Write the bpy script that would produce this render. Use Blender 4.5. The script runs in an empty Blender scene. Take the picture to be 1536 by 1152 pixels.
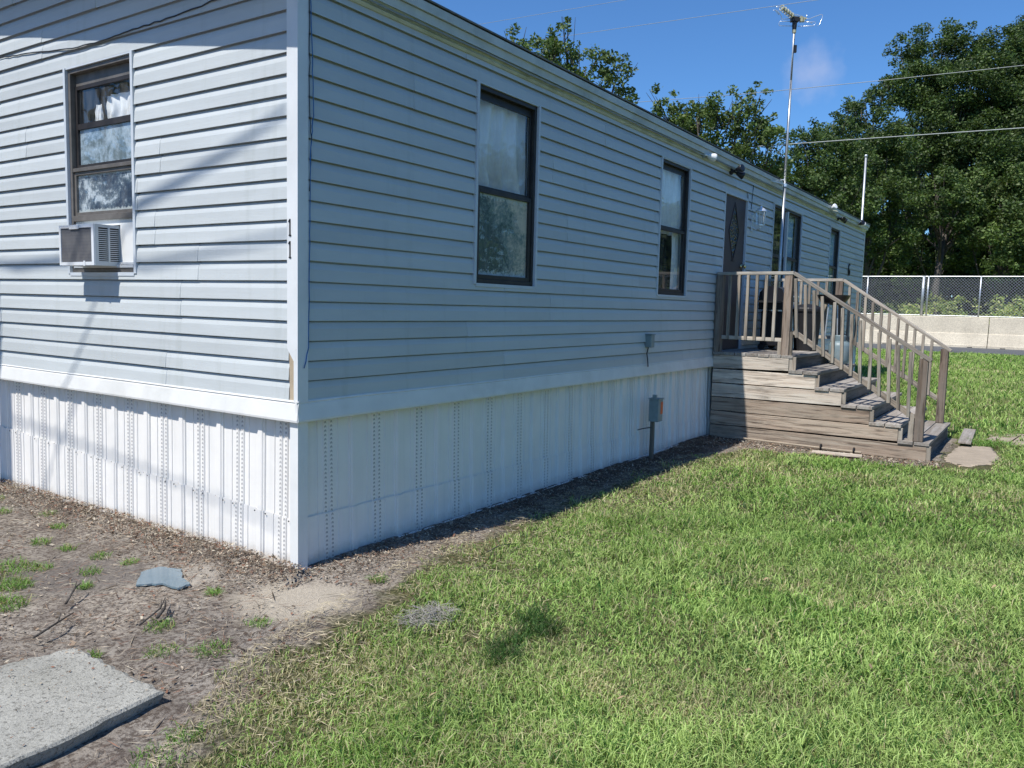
import bpy, math, random
import numpy as np
from mathutils import Vector, Matrix, noise
rnd = random.Random(7)
rs = np.random.RandomState(11)
sc = bpy.context.scene
COL = sc.collection
PI = math.pi

# ------------------------------------------------------------------ helpers
class MB:
    def __init__(s): s.v = []; s.f = []
    def poly(s, pts):
        n = len(s.v); s.v += [tuple(p) for p in pts]; s.f.append(tuple(range(n, n+len(pts))))
    def box(s, x0, x1, y0, y1, z0, z1, j=0.0):
        r = lambda: rnd.uniform(-j, j) if j else 0
        n = len(s.v)
        for (x, y, z) in ((x0,y0,z0),(x1,y0,z0),(x1,y1,z0),(x0,y1,z0),(x0,y0,z1),(x1,y0,z1),(x1,y1,z1),(x0,y1,z1)):
            s.v.append((x+r(), y+r(), z+r()))
        for q in ((3,2,1,0),(4,5,6,7),(0,1,5,4),(1,2,6,5),(2,3,7,6),(3,0,4,7)): s.f.append(tuple(n+i for i in q))
    def obox(s, c, size, M):
        n = len(s.v); hx, hy, hz = size[0]/2, size[1]/2, size[2]/2
        for (x, y, z) in ((-hx,-hy,-hz),(hx,-hy,-hz),(hx,hy,-hz),(-hx,hy,-hz),(-hx,-hy,hz),(hx,-hy,hz),(hx,hy,hz),(-hx,hy,hz)):
            s.v.append(tuple(Vector(c) + M @ Vector((x, y, z))))
        for q in ((3,2,1,0),(4,5,6,7),(0,1,5,4),(1,2,6,5),(2,3,7,6),(3,0,4,7)): s.f.append(tuple(n+i for i in q))
    def beam(s, a, b, w, h, up=(0,0,1)):
        a, b = Vector(a), Vector(b); d = b-a; L = d.length; z = d.normalized()
        x = Vector(up).cross(z)
        if x.length < 1e-4: x = Vector((1,0,0))
        x.normalize(); y = z.cross(x)
        M = Matrix((x, y, z)).transposed()
        s.obox((a+b)/2, (w, h, L), M)
    def tube(s, pts, r, n=8, caps=True):
        pts = [Vector(p) for p in pts]; rr = r if isinstance(r, (list, tuple)) else [r]*len(pts)
        rings = []; px = None
        for i, p in enumerate(pts):
            a = pts[max(0, i-1)]; b = pts[min(len(pts)-1, i+1)]; d = (b-a).normalized()
            if px is None:
                x = d.orthogonal().normalized()
            else:
                x = px - d*px.dot(d)
                x = x.normalized() if x.length > 1e-5 else d.orthogonal().normalized()
            px = x; y = d.cross(x); k = len(s.v)
            for j in range(n):
                t = 2*PI*j/n; s.v.append(tuple(p + (x*math.cos(t)+y*math.sin(t))*rr[i]))
            rings.append(k)
        for i in range(len(rings)-1):
            a, b = rings[i], rings[i+1]
            for j in range(n): s.f.append((a+j, a+(j+1) % n, b+(j+1) % n, b+j))
        if caps:
            s.f.append(tuple(rings[0]+j for j in reversed(range(n)))); s.f.append(tuple(rings[-1]+j for j in range(n)))
    def lathe(s, c, prof, n=24, axis='z'):
        c = Vector(c); k0 = len(s.v)
        for (r, h) in prof:
            for j in range(n):
                t = 2*PI*j/n; a, b = r*math.cos(t), r*math.sin(t)
                o = {'z': (a, b, h), 'x': (h, a, b), 'y': (a, h, b)}[axis] if isinstance(axis, str) else tuple(axis @ Vector((a, b, h)))
                s.v.append(tuple(c+Vector(o)))
        for i in range(len(prof)-1):
            for j in range(n):
                a = k0+i*n; b = a+n; s.f.append((a+j, a+(j+1) % n, b+(j+1) % n, b+j))
        s.f.append(tuple(k0+j for j in reversed(range(n)))); s.f.append(tuple(k0+(len(prof)-1)*n+j for j in range(n)))
    def build(s, name, mat, parent=None, smooth=False, bevel=0):
        me = bpy.data.meshes.new(name); me.from_pydata(s.v, [], s.f); me.update()
        me.materials.append(mat)
        if smooth: me.polygons.foreach_set('use_smooth', [True]*len(me.polygons))
        o = bpy.data.objects.new(name, me); COL.objects.link(o)
        if parent: o.parent = parent
        if bevel:
            m = o.modifiers.new('bevel', 'BEVEL'); m.width = bevel; m.segments = 2; m.limit_method = 'ANGLE'; m.angle_limit = 0.6
        return o

def tag(o, label=None, cat=None, group=None, kind=None):
    if label: o['label'] = label
    if cat: o['category'] = cat
    if group: o['group'] = group
    if kind: o['kind'] = kind
    return o
def empty(name, loc, label, cat, group=None):
    o = bpy.data.objects.new(name, None); COL.objects.link(o); o.location = loc; o.empty_display_size = .2
    return tag(o, label, cat, group)
def kid(mb, name, mat, root, **k):
    """build mesh in world coordinates, then re-origin under the root empty"""
    o = mb.build(name, mat, None, **k)
    L = Vector(world_loc(root))
    o.data.transform(Matrix.Translation(-L)); o.parent = root
    return o
def world_loc(o):
    p = Vector(o.location); q = o.parent
    while q: p = p + Vector(q.location); q = q.parent
    return p
def fast(name, V, tri_n, cols, mat, nper=3):
    """V (n,3) already in face order, every nper verts a face, colours per vertex"""
    me = bpy.data.meshes.new(name); n = len(V); nf = n//nper
    me.vertices.add(n); me.vertices.foreach_set('co', np.ascontiguousarray(V, dtype=np.float32).ravel())
    me.loops.add(n); me.loops.foreach_set('vertex_index', np.arange(n, dtype=np.int32))
    me.polygons.add(nf); me.polygons.foreach_set('loop_start', np.arange(0, n, nper, dtype=np.int32))
    try: me.polygons.foreach_set('loop_total', np.full(nf, nper, dtype=np.int32))
    except Exception: pass
    me.update(calc_edges=True)
    a = me.color_attributes.new('tint', 'FLOAT_COLOR', 'POINT')
    c = np.ones((n, 4), dtype=np.float32); c[:, :3] = cols
    a.data.foreach_set('color', c.ravel())
    me.materials.append(mat); me.validate()
    o = bpy.data.objects.new(name, me); COL.objects.link(o)
    return o

# ------------------------------------------------------------------ materials
def newmat(name):
    m = bpy.data.materials.new(name); m.use_nodes = True
    nt = m.node_tree; b = nt.nodes['Principled BSDF']
    return m, nt, b
def N(nt, t, **k):
    n = nt.nodes.new(t)
    for a, v in k.items():
        if a.startswith('i_'):
            key = a[2:]; key = int(key) if key.isdigit() else key.replace('_', ' ')
            n.inputs[key].default_value = v
        else: setattr(n, a, v)
    return n
def mixc(nt, fac, a, b, mode='MIX'):
    n = nt.nodes.new('ShaderNodeMix'); n.data_type = 'RGBA'; n.blend_type = mode
    for i, v in ((0, fac), (6, a), (7, b)):
        if hasattr(v, 'links'): nt.links.new(v, n.inputs[i])
        else:
            n.inputs[i].default_value = (v if i == 0 else (*v, 1) if len(v) == 3 else v)
    return n.outputs[2]
def ramp(nt, src, pts):
    n = nt.nodes.new('ShaderNodeValToRGB'); nt.links.new(src, n.inputs[0])
    el = n.color_ramp.elements
    while len(el) > len(pts): el.remove(el[-1])
    while len(el) < len(pts): el.new(.5)
    for e, (p, c) in zip(el, pts):
        e.position = p; e.color = (c, c, c, 1) if isinstance(c, (int, float)) else (*c, 1)
    return n.outputs[0]
def coords(nt, scale=(1,1,1), kind='geo', rot=(0,0,0)):
    if kind == 'geo': s = nt.nodes.new('ShaderNodeNewGeometry').outputs['Position']
    else: s = nt.nodes.new('ShaderNodeTexCoord').outputs['Object']
    m = nt.nodes.new('ShaderNodeMapping'); m.inputs['Scale'].default_value = scale; m.inputs['Rotation'].default_value = rot
    nt.links.new(s, m.inputs[0]); return m.outputs[0]
def noi(nt, vec, scale, detail=4, rough=.55, dist=0):
    n = nt.nodes.new('ShaderNodeTexNoise'); n.inputs['Scale'].default_value = scale; n.inputs['Detail'].default_value = detail
    n.inputs['Roughness'].default_value = rough; n.inputs['Distortion'].default_value = dist
    nt.links.new(vec, n.inputs['Vector']); return n.outputs[0]
def bump(nt, b, h, strength=.3, dist=.01):
    n = nt.nodes.new('ShaderNodeBump'); n.inputs['Strength'].default_value = strength; n.inputs['Distance'].default_value = dist
    nt.links.new(h, n.inputs['Height']); nt.links.new(n.outputs[0], b.inputs['Normal'])
def simple(name, col, rough=.5, metal=0, var=.12, scale=8, bmp=.15, dirt=None, dirt_amt=.5):
    m, nt, b = newmat(name); v = coords(nt)
    f = noi(nt, v, scale, 5)
    c = mixc(nt, ramp(nt, f, [(.3, 0), (.7, 1)]), tuple(x*(1-var) for x in col), tuple(min(1, x*(1+var)) for x in col))
    if dirt:
        f2 = noi(nt, v, scale*.35, 6, .65)
        c = mixc(nt, ramp(nt, f2, [(.5, 0), (.75, dirt_amt)]), c, dirt)
    nt.links.new(c, b.inputs['Base Color']); b.inputs['Roughness'].default_value = rough; b.inputs['Metallic'].default_value = metal
    if bmp: bump(nt, b, noi(nt, v, scale*6, 3), bmp, .004)
    return m
def mathn(nt, op, a, b=None, c=None):
    n = nt.nodes.new('ShaderNodeMath'); n.operation = op
    for i, v in enumerate((a, b, c)):
        if v is None: continue
        if hasattr(v, 'links'): nt.links.new(v, n.inputs[i])
        else: n.inputs[i].default_value = v
    return n.outputs[0]

def siding_mat():
    m, nt, b = newmat('vinyl_siding')
    v = coords(nt)
    base = (.525, .558, .565)
    f = noi(nt, coords(nt, (.6, .6, 3)), 2.2, 5, .6)
    c = mixc(nt, ramp(nt, f, [(.3, 0), (.75, 1)]), tuple(x*.93 for x in base), tuple(x*1.05 for x in base))
    st = noi(nt, coords(nt, (9, 9, .55)), 1.0, 6, .7)      # rain streaks and grime
    c = mixc(nt, ramp(nt, st, [(.55, 0), (.8, .35)]), c, (.30, .33, .29))
    sp = noi(nt, v, 60, 3, .7)
    c = mixc(nt, ramp(nt, sp, [(.66, 0), (.76, .3)]), c, (.25, .28, .24))
    g = nt.nodes.new('ShaderNodeNewGeometry')
    isl = mathn(nt, 'MULTIPLY_ADD', g.outputs['Random Per Island'], .12, .94)
    mm = nt.nodes.new('ShaderNodeVectorMath'); mm.operation = 'SCALE'; nt.links.new(c, mm.inputs[0]); nt.links.new(isl, mm.inputs['Scale'])
    nt.links.new(mm.outputs[0], b.inputs['Base Color'])
    b.inputs['Roughness'].default_value = .42
    wood = noi(nt, coords(nt, (2, 2, 60)), 3, 4, .6)
    h = mathn(nt, 'ADD', mathn(nt, 'MULTIPLY', wood, .35), noi(nt, coords(nt, (.8, .8, 2.5)), 1.6, 3))
    bump(nt, b, h, .35, .006)
    return m
def skirt_mat(name, axis, u0, per):
    m, nt, b = newmat(name)
    g = nt.nodes.new('ShaderNodeNewGeometry'); s = nt.nodes.new('ShaderNodeSeparateXYZ'); nt.links.new(g.outputs['Position'], s.inputs[0])
    U = s.outputs[axis]; Z = s.outputs[2]
    w = mathn(nt, 'WRAP', mathn(nt, 'SUBTRACT', U, u0), per/2, -per/2)
    au = mathn(nt, 'ABSOLUTE', w)
    d = mathn(nt, 'SUBTRACT', au, .024)                      # offset from strip centre
    ad = mathn(nt, 'ABSOLUTE', d)
    instrip = mathn(nt, 'LESS_THAN', ad, .0075)
    zig = mathn(nt, 'FRACT', mathn(nt, 'ADD', mathn(nt, 'DIVIDE', Z, .026), mathn(nt, 'MULTIPLY', mathn(nt, 'SIGN', d), .25)))
    sl = mathn(nt, 'FRACT', mathn(nt, 'ADD', mathn(nt, 'DIVIDE', Z, .026), mathn(nt, 'MULTIPLY', d, 46.0)))
    sl2 = mathn(nt, 'FRACT', mathn(nt, 'SUBTRACT', mathn(nt, 'DIVIDE', Z, .026), mathn(nt, 'MULTIPLY', d, 46.0)))
    pick = mathn(nt, 'GREATER_THAN', d, 0.0)
    sel = mathn(nt, 'ADD', mathn(nt, 'MULTIPLY', pick, sl), mathn(nt, 'MULTIPLY', mathn(nt, 'SUBTRACT', 1.0, pick), sl2))
    hole = mathn(nt, 'MULTIPLY', instrip, mathn(nt, 'LESS_THAN', sel, .46))
    hole = mathn(nt, 'MULTIPLY', hole, mathn(nt, 'GREATER_THAN', ad, .0012))
    v = coords(nt)
    base = (.84, .82, .79)
    f = noi(nt, v, 3, 6, .6)
    c = mixc(nt, ramp(nt, f, [(.3, 0), (.75, 1)]), tuple(x*.94 for x in base), tuple(x*1.04 for x in base))
    st = noi(nt, coords(nt, (16, 16, .5)), 1.2, 6, .7)
    c = mixc(nt, ramp(nt, st, [(.50, 0), (.75, .28)]), c, (.52, .55, .54))
    # soil splash near the ground: real dirt, ragged upper edge
    zz = mathn(nt, 'ADD', Z, mathn(nt, 'MULTIPLY', mathn(nt, 'SUBTRACT', noi(nt, v, 11, 6, .75), .5), -.16))
    c = mixc(nt, ramp(nt, zz, [(.02, .42), (.09, 0)]), c, (.36, .31, .25))
    c = mixc(nt, mathn(nt, 'MULTIPLY', hole, .8), c, (.12, .13, .145))
    nt.links.new(c, b.inputs['Base Color']); b.inputs['Roughness'].default_value = .38
    bump(nt, b, mathn(nt, 'SUBTRACT', noi(nt, v, 12, 3), mathn(nt, 'MULTIPLY', hole, .8)), .25, .006)
    return m
def wood_mat(name, axis, base, gray, dark=.5, lean=0):
    """weathered timber, grain along world axis 0/1/2"""
    m, nt, b = newmat(name)
    sc_ = [22, 22, 22]; sc_[axis] = 1.3
    g = nt.nodes.new('ShaderNodeNewGeometry')
    mp = nt.nodes.new('ShaderNodeMapping'); mp.inputs['Scale'].default_value = sc_
    rot = nt.nodes.new('ShaderNodeMapping'); rot.inputs['Rotation'].default_value = (lean, 0, 0)
    off = nt.nodes.new('ShaderNodeVectorMath'); off.operation = 'ADD'
    oi0 = nt.nodes.new('ShaderNodeObjectInfo'); isl = mathn(nt, 'MULTIPLY', mathn(nt, 'ADD', g.outputs['Random Per Island'], oi0.outputs['Random']), 31.0)
    cx = nt.nodes.new('ShaderNodeCombineXYZ')
    for i in range(3): nt.links.new(isl, cx.inputs[i])
    nt.links.new(g.outputs['Position'], rot.inputs[0]); nt.links.new(rot.outputs[0], mp.inputs[0])
    nt.links.new(mp.outputs[0], off.inputs[0]); nt.links.new(cx.outputs[0], off.inputs[1]); v = off.outputs[0]
    f = noi(nt, v, 1.6, 7, .62, .8)
    f2 = noi(nt, v, .55, 4, .6, 1.2)
    c = mixc(nt, ramp(nt, f2, [(.3, 0), (.7, 1)]), base, gray)
    c = mixc(nt, ramp(nt, f, [(.34, dark), (.52, 0)]), c, tuple(x*.28 for x in base))
    c = mixc(nt, ramp(nt, f, [(.62, 0), (.8, .4)]), c, tuple(min(1, x*1.35) for x in gray))
    vo = nt.nodes.new('ShaderNodeTexVoronoi'); vo.inputs['Scale'].default_value = .22
    nt.links.new(v, vo.inputs['Vector'])
    c = mixc(nt, ramp(nt, vo.outputs['Distance'], [(.035, .85), (.075, 0)]), c, (.07, .045, .03))     # knots
    wp = coords(nt)
    c = mixc(nt, ramp(nt, noi(nt, wp, 3.2, 5, .65), [(.5, 0), (.72, .5)]), c, tuple(x*.45 for x in gray))   # damp stains
    oi = nt.nodes.new('ShaderNodeObjectInfo')
    sv = mathn(nt, 'MULTIPLY_ADD', oi.outputs['Random'], .55, .70)
    mm = nt.nodes.new('ShaderNodeVectorMath'); mm.operation = 'SCALE'; nt.links.new(c, mm.inputs[0]); nt.links.new(sv, mm.inputs['Scale'])
    nt.links.new(mm.outputs[0], b.inputs['Base Color']); b.inputs['Roughness'].default_value = .85
    bump(nt, b, f, .6, .006)
    return m
def foliage_mat(name, trans=.25, rough=.55):
    m, nt, b = newmat(name)
    a = N(nt, 'ShaderNodeAttribute', attribute_name='tint')
    nt.links.new(a.outputs['Color'], b.inputs['Base Color']); b.inputs['Roughness'].default_value = rough
    b.inputs['Specular IOR Level'].default_value = .35
    t = nt.nodes.new('ShaderNodeBsdfTranslucent')
    c2 = mixc(nt, 1.0, a.outputs['Color'], (1.3, 1.35, .55), 'MULTIPLY'); nt.links.new(c2, t.inputs[0])
    mx = nt.nodes.new('ShaderNodeMixShader'); mx.inputs[0].default_value = trans
    nt.links.new(b.outputs[0], mx.inputs[1]); nt.links.new(t.outputs[0], mx.inputs[2])
    nt.links.new(mx.outputs[0], nt.nodes['Material Output'].inputs[0])
    return m
def glass_mat(name='window_glass', tint=(.95, .97, .98), r0=.07):
    m, nt, b = newmat(name); nt.nodes.remove(b)
    tr = nt.nodes.new('ShaderNodeBsdfTransparent'); tr.inputs[0].default_value = (*tint, 1)
    gl = nt.nodes.new('ShaderNodeBsdfGlossy'); gl.inputs['Roughness'].default_value = .02
    lw = nt.nodes.new('ShaderNodeLayerWeight'); lw.inputs[0].default_value = .5
    frs = mathn(nt, 'MULTIPLY_ADD', mathn(nt, 'POWER', lw.outputs['Facing'], 4.0), .9, r0)
    v = coords(nt)
    bp = nt.nodes.new('ShaderNodeBump'); bp.inputs['Strength'].default_value = .04; bp.inputs['Distance'].default_value = .02
    nt.links.new(noi(nt, v, 3, 2), bp.inputs['Height']); nt.links.new(bp.outputs[0], gl.inputs['Normal'])
    mx = nt.nodes.new('ShaderNodeMixShader'); nt.links.new(frs, mx.inputs[0])
    nt.links.new(tr.outputs[0], mx.inputs[1]); nt.links.new(gl.outputs[0], mx.inputs[2])
    # dust film
    df = nt.nodes.new('ShaderNodeBsdfDiffuse'); df.inputs[0].default_value = (.5, .52, .52, 1)
    m2 = nt.nodes.new('ShaderNodeMixShader')
    nt.links.new(ramp(nt, noi(nt, coords(nt, (6, 6, 1.5)), 2, 6, .7), [(.45, .02), (.8, .22)]), m2.inputs[0])
    nt.links.new(mx.outputs[0], m2.inputs[1]); nt.links.new(df.outputs[0], m2.inputs[2])
    nt.links.new(m2.outputs[0], nt.nodes['Material Output'].inputs[0])
    return m
def film_mat(name, cols, z0, z1, seed=0, rough=.25, tilt=(0, 0, 0, 0)):
    """peeling reflective film / foil stuck inside a pane: mottled patches with their own shapes"""
    m, nt, b = newmat(name); v = coords(nt, (1, 1, 1))
    ad = nt.nodes.new('ShaderNodeVectorMath'); ad.operation = 'ADD'; ad.inputs[1].default_value = (seed, seed*.7, seed*1.3)
    nt.links.new(v, ad.inputs[0]); v = ad.outputs[0]
    a = noi(nt, v, 3.2, 6, .7, .6); s = noi(nt, v, 38, 4, .75)
    f = mathn(nt, 'ADD', mathn(nt, 'MULTIPLY', a, .72), mathn(nt, 'MULTIPLY', s, .28))
    gp = nt.nodes.new('ShaderNodeNewGeometry'); dp = nt.nodes.new('ShaderNodeVectorMath'); dp.operation = 'DOT_PRODUCT'; dp.inputs[1].default_value = tilt[:3]; nt.links.new(gp.outputs['Position'], dp.inputs[0])
    f = mathn(nt, 'ADD', f, mathn(nt, 'SUBTRACT', dp.outputs['Value'], tilt[3]))
    c = ramp(nt, f, [(.42, cols[0]), (.48, cols[1]), (.53, cols[2]), (.59, cols[3])])
    st = noi(nt, coords(nt, (26, 26, 1.6)), 1.3, 5, .7)
    c = mixc(nt, ramp(nt, st, [(.5, 0), (.75, .5)]), c, cols[1])
    g = nt.nodes.new('ShaderNodeNewGeometry'); sp = nt.nodes.new('ShaderNodeSeparateXYZ'); nt.links.new(g.outputs['Position'], sp.inputs[0])
    zn = mathn(nt, 'DIVIDE', mathn(nt, 'SUBTRACT', sp.outputs[2], z0), z1-z0)
    edge = mathn(nt, 'ADD', mathn(nt, 'MULTIPLY', mathn(nt, 'ABSOLUTE', mathn(nt, 'SUBTRACT', zn, .5)), 2.0), mathn(nt, 'MULTIPLY', mathn(nt, 'SUBTRACT', s, .5), .5))
    c = mixc(nt, ramp(nt, edge, [(.84, 0), (.92, .85)]), c, cols[4])
    nt.links.new(c, b.inputs['Base Color']); b.inputs['Roughness'].default_value = rough; b.inputs['Specular IOR Level'].default_value = .6
    bump(nt, b, s, .25, .004)
    return m

M = {}
M['siding'] = siding_mat()
M['post'] = simple('corner_vinyl', (.70, .72, .73), .4, 0, .05, 4, .1, (.4, .42, .4), .25)
M['band'] = simple('band_vinyl', (.74, .74, .72), .42, 0, .06, 5, .2, (.42, .42, .38), .4)
M['fascia'] = simple('fascia_vinyl', (.52, .575, .60), .5, 0, .08, 5, .2, (.2, .22, .17), .6)
M['mold'] = simple('mildewed_trim', (.52, .55, .47), .6, 0, .16, 7, .2, (.26, .29, .13), .75)
M['jch'] = simple('window_trim_vinyl', (.55, .60, .65), .45, 0, .05, 6, .1)
M['bronze'] = simple('bronze_aluminium', (.022, .019, .019), .5, 0, .3, 12, .1, (.07, .065, .06), .5)
M['tanframe'] = simple('tan_aluminium', (.17, .155, .14), .45, .3, .2, 12, .1, (.10, .09, .08), .6)
M['shingle'] = simple('roof_edge_metal', (.16, .15, .14), .7, 0, .3, 14, .3, (.05, .05, .045), .6)
M['white'] = simple('white_vinyl', (.74, .75, .74), .4, 0, .05, 5, .1, (.5, .47, .4), .4)
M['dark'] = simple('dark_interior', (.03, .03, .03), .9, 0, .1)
M['curtain'] = simple('curtain_cloth', (.90, .89, .86), .9, 0, .06, 3, .1, (.52, .46, .38), .7)
M['bluecurtain'] = simple('blue_curtain', (.42, .62, .80), .9, 0, .1, 3, .1)
M['greencurtain'] = simple('green_curtain', (.35, .48, .42), .9, 0, .1, 3, .1)
M['door'] = simple('door_paint', (.060, .042, .045), .55, 0, .12, 5, .15)
M['brass'] = simple('brass', (.75, .62, .32), .25, .9, .1, 9, 0)
M['glass'] = glass_mat()
M['blackp'] = simple('black_enamel', (.014, .014, .018), .3, 0, .2, 10, .05)
M['blackm'] = simple('black_plastic', (.012, .012, .014), .55, 0, .2, 10, .1)
M['steel'] = simple('galvanised_steel', (.52, .54, .55), .4, .65, .12, 15, .1, (.3, .3, .3), .4)
M['alu'] = simple('bright_aluminium', (.80, .82, .84), .28, .6, .05, 15, 0)
M['pvc'] = simple('white_pipe', (.72, .73, .73), .4, 0, .06, 8, .05)
M['greybox'] = simple('grey_box_paint', (.23, .29, .30), .5, .1, .12, 15, .1, (.12, .13, .12), .4)
M['orange'] = simple('orange_label', (.75, .12, .03), .5, 0, .1, 15, 0)
M['bluecable'] = simple('blue_cable', (.03, .14, .36), .4, 0, .3, 20, 0)
M['blackcable'] = simple('black_cable', (.02, .025, .035), .5, 0, .2, 20, 0)
M['greycable'] = simple('grey_wire', (.28, .30, .30), .5, .2, .2, 20, 0)
M['lampwhite'] = simple('lamp_white', (.82, .83, .83), .25, 0, .03, 8, 0)
M['tankblue'] = simple('tank_paint', (.17, .23, .25), .45, 0, .08, 10, .1, (.3, .33, .33), .5)
M['yellow'] = simple('weathered_plastic', (.42, .41, .28), .5, 0, .25, 20, .1)
WB, WG = (.30, .215, .155), (.36, .325, .285)
M['wx'] = wood_mat('deck_board_x', 0, (.27, .225, .185), (.38, .36, .33), .5)
M['wy'] = wood_mat('side_board', 1, (.50, .40, .315), (.62, .57, .49), .9)
M['wz'] = wood_mat('post_timber', 2, (.25, .17, .12), (.265, .225, .19), .95)
M['wy2'] = wood_mat('side_board_damp', 1, (.36, .26, .19), (.46, .39, .31), .95)
M['wbal'] = wood_mat('baluster_timber', 2, (.30, .24, .185), (.365, .335, .285), .9)
M['wrail'] = wood_mat('rail_timber', 1, (.40, .34, .275), (.54, .50, .44), .7)
M['wslope'] = wood_mat('stair_rail_timber', 1, (.29, .235, .185), (.40, .365, .315), .85, lean=-.57)
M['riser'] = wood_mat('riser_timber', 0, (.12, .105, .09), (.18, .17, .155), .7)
M['skL'] = skirt_mat('skirting_end', 1, .164, .3995)
M['skR'] = skirt_mat('skirting_side', 0, .262, .4230)
M['leaf'] = foliage_mat('leaf_foliage', .22)
M['grass'] = foliage_mat('grass_blades', .30, .6)
M['litter'] = foliage_mat('dry_litter', .05, .9)
def bark_mat():
    m, nt, b = newmat('bark'); v = coords(nt, (5, 5, 1))
    f = noi(nt, v, 2.5, 7, .7)
    c = mixc(nt, ramp(nt, f, [(.35, 0), (.65, 1)]), (.035, .028, .023), (.115, .10, .088))
    nt.links.new(c, b.inputs['Base Color']); b.inputs['Roughness'].default_value = .95; bump(nt, b, f, .9, .05); return m
M['bark'] = bark_mat()
def concrete_mat(name, base, sc_=6, stain=(.12, .11, .10), pit=1.0):
    m, nt, b = newmat(name); v = coords(nt)
    f = noi(nt, v, sc_, 7, .7); s = noi(nt, v, sc_*22, 3, .8)
    c = mixc(nt, ramp(nt, f, [(.3, 0), (.7, 1)]), tuple(x*.78 for x in base), tuple(x*1.12 for x in base))
    c = mixc(nt, ramp(nt, s, [(.42, .45), (.52, 0)]), c, tuple(x*.5 for x in base))
    c = mixc(nt, ramp(nt, s, [(.62, 0), (.72, .4)]), c, tuple(min(1, x*1.6) for x in base))
    c = mixc(nt, ramp(nt, noi(nt, v, sc_*.3, 5, .6), [(.52, 0), (.72, .5)]), c, stain)
    nt.links.new(c, b.inputs['Base Color']); b.inputs['Roughness'].default_value = .9
    if pit > 1: c = mixc(nt, ramp(nt, noi(nt, v, 55, 4, .8), [(.36, .75), (.46, 0)]), c, (.09, .085, .07)); nt.links.new(c, b.inputs['Base Color'])
    bump(nt, b, mathn(nt, 'ADD', f, mathn(nt, 'MULTIPLY', s, .6)), .7*min(pit, 1.4), .008*pit); return m
M['slab'] = concrete_mat('rough_slab', (.40, .39, .345), 5, (.19, .18, .145), 1.4)
M['pad'] = concrete_mat('tan_pad', (.40, .33, .25), 7, (.22, .18, .13))
M['barrier'] = concrete_mat('barrier_concrete', (.64, .57, .45), 1.2, (.40, .35, .28), .5)
M['asphalt'] = concrete_mat('asphalt', (.11, .115, .12), 3, (.08, .08, .08))

# ------------------------------------------------------------------ terrain
def smooth(t): t = max(0, min(1, t)); return t*t*(3-2*t)
def gz(x, y):
    z = .50*smooth((x-9)/14.0)
    if abs(x) < 14 and abs(y) < 9:
        z += (noise.noise(Vector((x*.9, y*.9, 3)))*.022 + noise.noise(Vector((x*5, y*5, 7)))*.006)*smooth((14-abs(x))/3)
    return z - .012
def dirt_edge(x):
    """y below which lawn grows"""
    pts = [(-6, -3.4), (-2.2, -1.75), (-1.6, -1.22), (-1.3, -1.05), (-.9, -.80), (-.42, -.66), (.0, -.66), (.56, -.56), (1.44, -.48), (3, -.42), (5, -.52), (6.1, -.62), (6.2, -2.55), (6.6, -2.6), (8.9, -2.65), (9.0, -.1), (30, -.1)]
    if x <= pts[0][0]: return pts[0][1]
    for (a, b), (c, d) in zip(pts, pts[1:]):
        if a <= x <= c: return b+(d-b)*(x-a)/(c-a)
    return -.1
EX = np.array([-40, -6, -2.2, -1.6, -1.3, -.9, -.42, 0, .56, 1.44, 3, 5, 6.1, 6.2, 6.6, 8.9, 9.0, 15.7, 15.9, 90.])
EY = np.array([-3.4, -3.4, -1.75, -1.22, -1.05, -.80, -.66, -.60, -.46, -.38, -.33, -.42, -.58, -2.5, -2.58, -2.62, -.12, -.12, 60, 60.])
def lawn_amount(x, y):
    """signed distance-like: >0 inside the lawn (numpy)"""
    return np.interp(x, EX, EY) - y

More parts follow.
